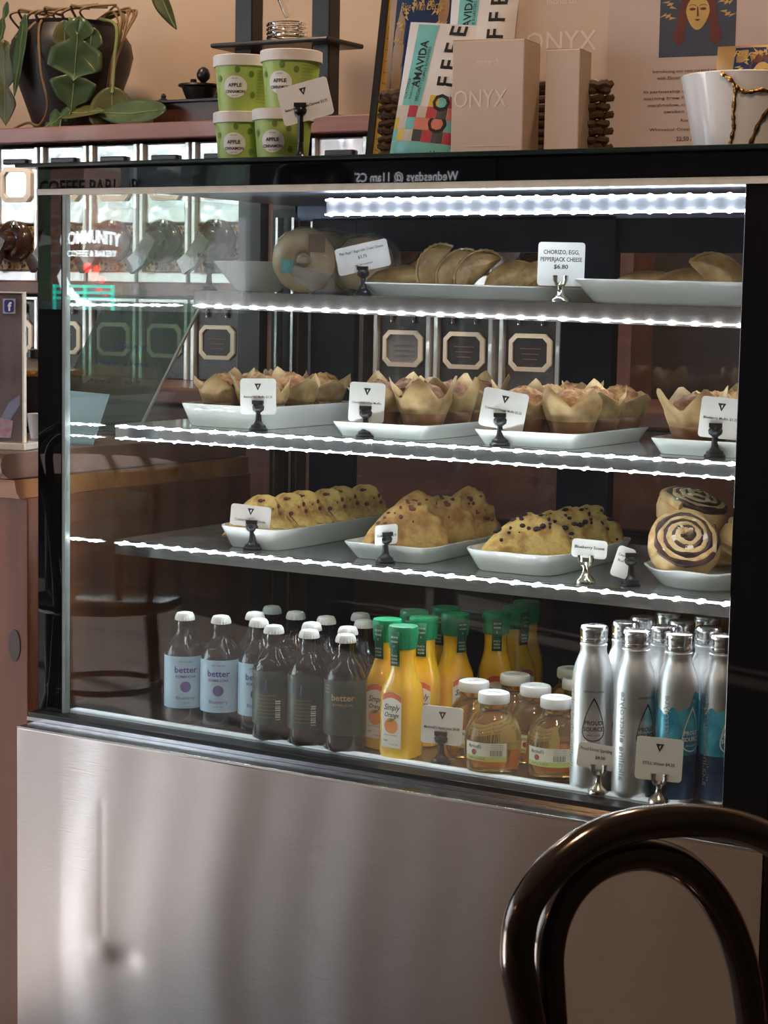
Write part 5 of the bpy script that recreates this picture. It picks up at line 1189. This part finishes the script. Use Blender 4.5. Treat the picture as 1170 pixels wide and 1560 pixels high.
# ================================================================== WINDOW SIGNS AND ROOM (mirrored in glass and steel)
ZP = -4.93
ns_ = thing('glowing_window_sign', 'window sign with added glow, white lettering, red poppies and a teal bench', 'sign', (-4.0, ZP, 1.0))  # window decals with added glow standing in for daylight behind them
def glow(name, c, s_): return M(name, c, emit=c, es=s_)
GW, GR, GT = glow('lit_white', (.9, .97, 1.0), 11), glow('lit_red', (1.0, .05, .04), 8), glow('lit_teal', (.05, .62, .50), 7)
mb = MB(); put(mb, 'COMMUNITY', .085, lambda a, b: (.02+a, 0, .35-.5*(a+.0)**2*1.2+b), width=.36, bold=.03); put(mb, 'COFFEE & BAKERY', .04, flat(.03, 0, .285), width=.30, bold=.03); mb.build('white_letters', GW, ns_)
mb = MB(); mb.tube([(-.13, 0, .24), (-.15, 0, .19), (-.12, 0, .13), (-.08, 0, .09)], [.006, .02, .024, .012], 8); mb.tube([(-.08, 0, .11), (-.05, 0, .07), (.0, 0, .075)], .014, 8); mb.build('white_figure', GW, ns_)
for k, (x, z, r) in enumerate(((.0, .232, .026), (.055, .225, .021), (.04, .19, .026), (.09, .175, .019), (.07, .125, .017), (.11, .11, .014))):
    d_ = MB(); d_.lathe([(r*.25, .0), (r, .004), (r*.9, .008), (r*.25, .009)], 10); o = d_.build('poppy', GR, ns_); o.rotation_euler = (PI/2, 0, 0); o.location = (x, 0, z)
mb = MB()
for z in (.135, .105, .078): mb.box(-.20, .16, -.004, .004, z, z+.014)
for x in (-.20, -.02, .15): mb.box(x, x+.014, -.004, .004, .03, .15)
mb.build('bench', GT, ns_)
wl_ = thing('window_lettering', 'dark COFFEE PARLOR lettering on the shop window', 'sign', (-4.07, -5.036, 1.585)); wl_['label'] = 'dark shop-name lettering applied to the front window'
mb = MB(); put(mb, 'COFFEE PARLOR', .10, lambda a, b: (a, 0, b), width=.62, bold=.02); mb.build('lettering', INK, wl_, solid=.002)
ev = thing('event_board', 'dark board with added letter glow announcing a weekly event on the front wall', 'sign', (-2.27, -4.97, 1.515))
MB().box(-.45, .45, -.02, .0, .0, .26).build('board', BLACKM, ev)
mb = MB(); put(mb, 'Wednesdays @ 11am CST', .055, lambda a, b: (-a, .002, .10+b), width=.54, bold=.01); mb.build('lettering', glow('added_glow_letters', (.8, .8, .85), 6), ev)  # glow added to the letters so they show in the header reflection
st = thing('star_lantern', 'hanging dark brass star lantern with pierced holes by the window', 'lantern', (-4.27, -4.80, 1.34))
BRS = M('dark_brass', (.20, .13, .04), rough=.3, metal=.9)
mb = MB(); pts = []
for j in range(10):
    a = PI/2+PI*j/5; r = .21 if j % 2 == 0 else .075; pts.append((r*math.cos(a)*.62, 0, r*math.sin(a)))
c1, c2 = (0, .06, 0), (0, -.06, 0)
mb.add(pts+[c1, c2], [(j, (j+1) % 10, 10) for j in range(10)]+[((j+1) % 10, j, 11) for j in range(10)]); mb.build('star_shell', BRS, st)
mb = MB()
for k in range(5): mb.lathe([(.006, -.003), (.006, .003)], 8, (-.004*k+.02, .03+.004*k, .16-.03*k))
mb.build('lit_holes', glow('lantern_glow', (1.0, .85, .5), 6), st)['kind'] = 'stuff'
MB().tube([(0, 0, .2), (0, 0, RZ-1.34)], .004, 6).build('cord', BLACKM, st)
pl = thing('pendant_lamp', 'black bowl pendant lamp hanging in the cafe, mirrored in the case header', 'lamp', (-.474, -1.5, 1.30))
MB().lathe([(.10, .0), (.105, .03), (.09, .09), (.05, .12), (.015, .135)], 28, cap0=False).build('shade', BLACKM, pl, True, solid=.003)
MB().tube([(0, 0, .13), (0, 0, RZ-1.30)], .004, 6).build('cord', BLACKM, pl)
pl = thing('pendant_lamp', 'warm glowing bulb pendant near the front wall, mirrored in the steel base', 'lamp', (-.62, -3.95, 1.9))
MB().lathe([(.0, -.06), (.035, -.05), (.05, -.01), (.04, .03), (.018, .06), (.015, .08)], 20, cap0=False).build('bulb', glow('warm_bulb', (1.0, .52, .20), 90), pl, True)
MB().tube([(0, 0, .08), (0, 0, RZ-1.9)], .006, 6).build('cord', BLACKM, pl)

# ================================================================== FOREGROUND CHAIR
CH = M('bronze_black_metal', (.050, .033, .022), rough=.17, coat=.4, metal=.7, var=.4, vscale=9, spec=.6)
def cr(pts, n=8):
    out = []
    for i in range(len(pts)-1):
        p0, p1, p2, p3 = (Vector(pts[max(0, i-1)]), Vector(pts[i]), Vector(pts[i+1]), Vector(pts[min(len(pts)-1, i+2)]))
        for q in range(n):
            t_ = q/n; out.append(.5*((2*p1)+(p2-p0)*t_+(2*p0-5*p1+4*p2-p3)*t_*t_+(3*p1-p0-3*p2+p3)*t_**3))
    out.append(Vector(pts[-1])); return out
P0 = Vector((1.56455, -1.23956, .71190)); TT = Vector((.48832, .87267, 0))
BN = Vector((-.87267, .48832, 0))     # towards the seat side
def chair(lab, base, tt, bn, sc=1):
    t = thing('bentwood_chair', lab, 'chair', (base.x, base.y, FLOOR))
    Q = lambda a, z, d=0: tuple(tt*a+bn*d+Vector((0, 0, P0.z+z-FLOOR)))
    outer = [(-.0976, -.0546), (-.1041, -.0291), (-.1085, -.0082), (-.1065, .0156), (-.0971, .0323), (-.0786, .0471), (-.0525, .0588), (-.0204, .063), (.0201, .0602), (.0607, .0503), (.0999, .0312), (.1353, .0023), (.1605, -.0325), (.1734, -.0707), (.1778, -.1034)]
    outer = [(-.055, -.40), (-.06, -.30), (-.075, -.15), (-.090, -.085)]+outer+[(.176, -.15), (.168, -.30), (.16, -.40)]
    MB().tube(cr([Q(a, z, .0) for a, z in outer]), .0106, 14).build('back_hoop', CH, t, True)
    inner = [(-.074, -.0587), (-.0768, -.0336), (-.078, -.013), (-.0739, .0068), (-.0633, .0236), (-.0457, .0354), (-.0245, .04), (-.0006, .0377), (.0247, .0269), (.0468, .0068), (.0641, -.018), (.0764, -.046), (.0833, -.0734), (.0859, -.0915)]
    inner = [(-.03, -.37), (-.045, -.25), (-.064, -.12), (-.071, -.08)]+inner+[(.088, -.14), (.09, -.25), (.085, -.37)]
    MB().tube(cr([Q(a, z, .012) for a, z in inner]), .0104, 14).build('inner_hoop', CH, t, True)
    sc_ = tt*.052+bn*.19
    MB().lathe([(.0, .425), (.185, .425), (.195, .435), (.195, .447), (.18, .452), (0, .447)], 36, (sc_.x, sc_.y, 0), cap0=False, cap1=False).build('seat', CH, t, True)
    MB().tube([(sc_.x+.14*math.cos(q), sc_.y+.14*math.sin(q), .22) for q in [2*PI*j/36 for j in range(36)]], .008, 8, closed=True).build('foot_ring', CH, t, True)
    for a, d, s2 in ((-.055, 0, 1), (.16, 0, 1), (-.06, .33, -1), (.165, .33, -1)):
        top_ = tt*a+bn*d; ft_ = tt*(a+(-.03 if a < 0 else .03))+bn*(d-.05*s2)
        MB().tube([(top_.x, top_.y, .43), ((top_.x+ft_.x)/2, (top_.y+ft_.y)/2, .22), (ft_.x, ft_.y, 0)], [.0115, .0105, .009], 12).build('leg', CH, t, True)
    return t
chair('black bronze bentwood-style metal chair back in the right foreground', P0, TT, BN)

chair('dark bentwood-style chair by the cafe table, mirrored low in the case glass', Vector((-1.05, -1.35, 0)), Vector((.8, -.6, 0)), Vector((-.6, -.8, 0)))
chair('dark bentwood-style chair on the far side of the cafe table', Vector((-2.15, -2.05, 0)), Vector((-.6, .8, 0)), Vector((.8, .6, 0)))
ct = thing('cafe_table', 'round cafe table between two dark chairs left of the camera', 'table', (-1.55, -1.85, FLOOR))
MB().lathe([(.0, .72), (.33, .72), (.335, .73), (.335, .745), (.33, .75), (0, .75)], 40, cap0=False, cap1=False).build('table_top', WOODS, ct, True)
MB().lathe([(.22, .0), (.21, .02), (.05, .05), (.035, .1), (.035, .72)], 24).build('pedestal', BLACKM, ct, True)
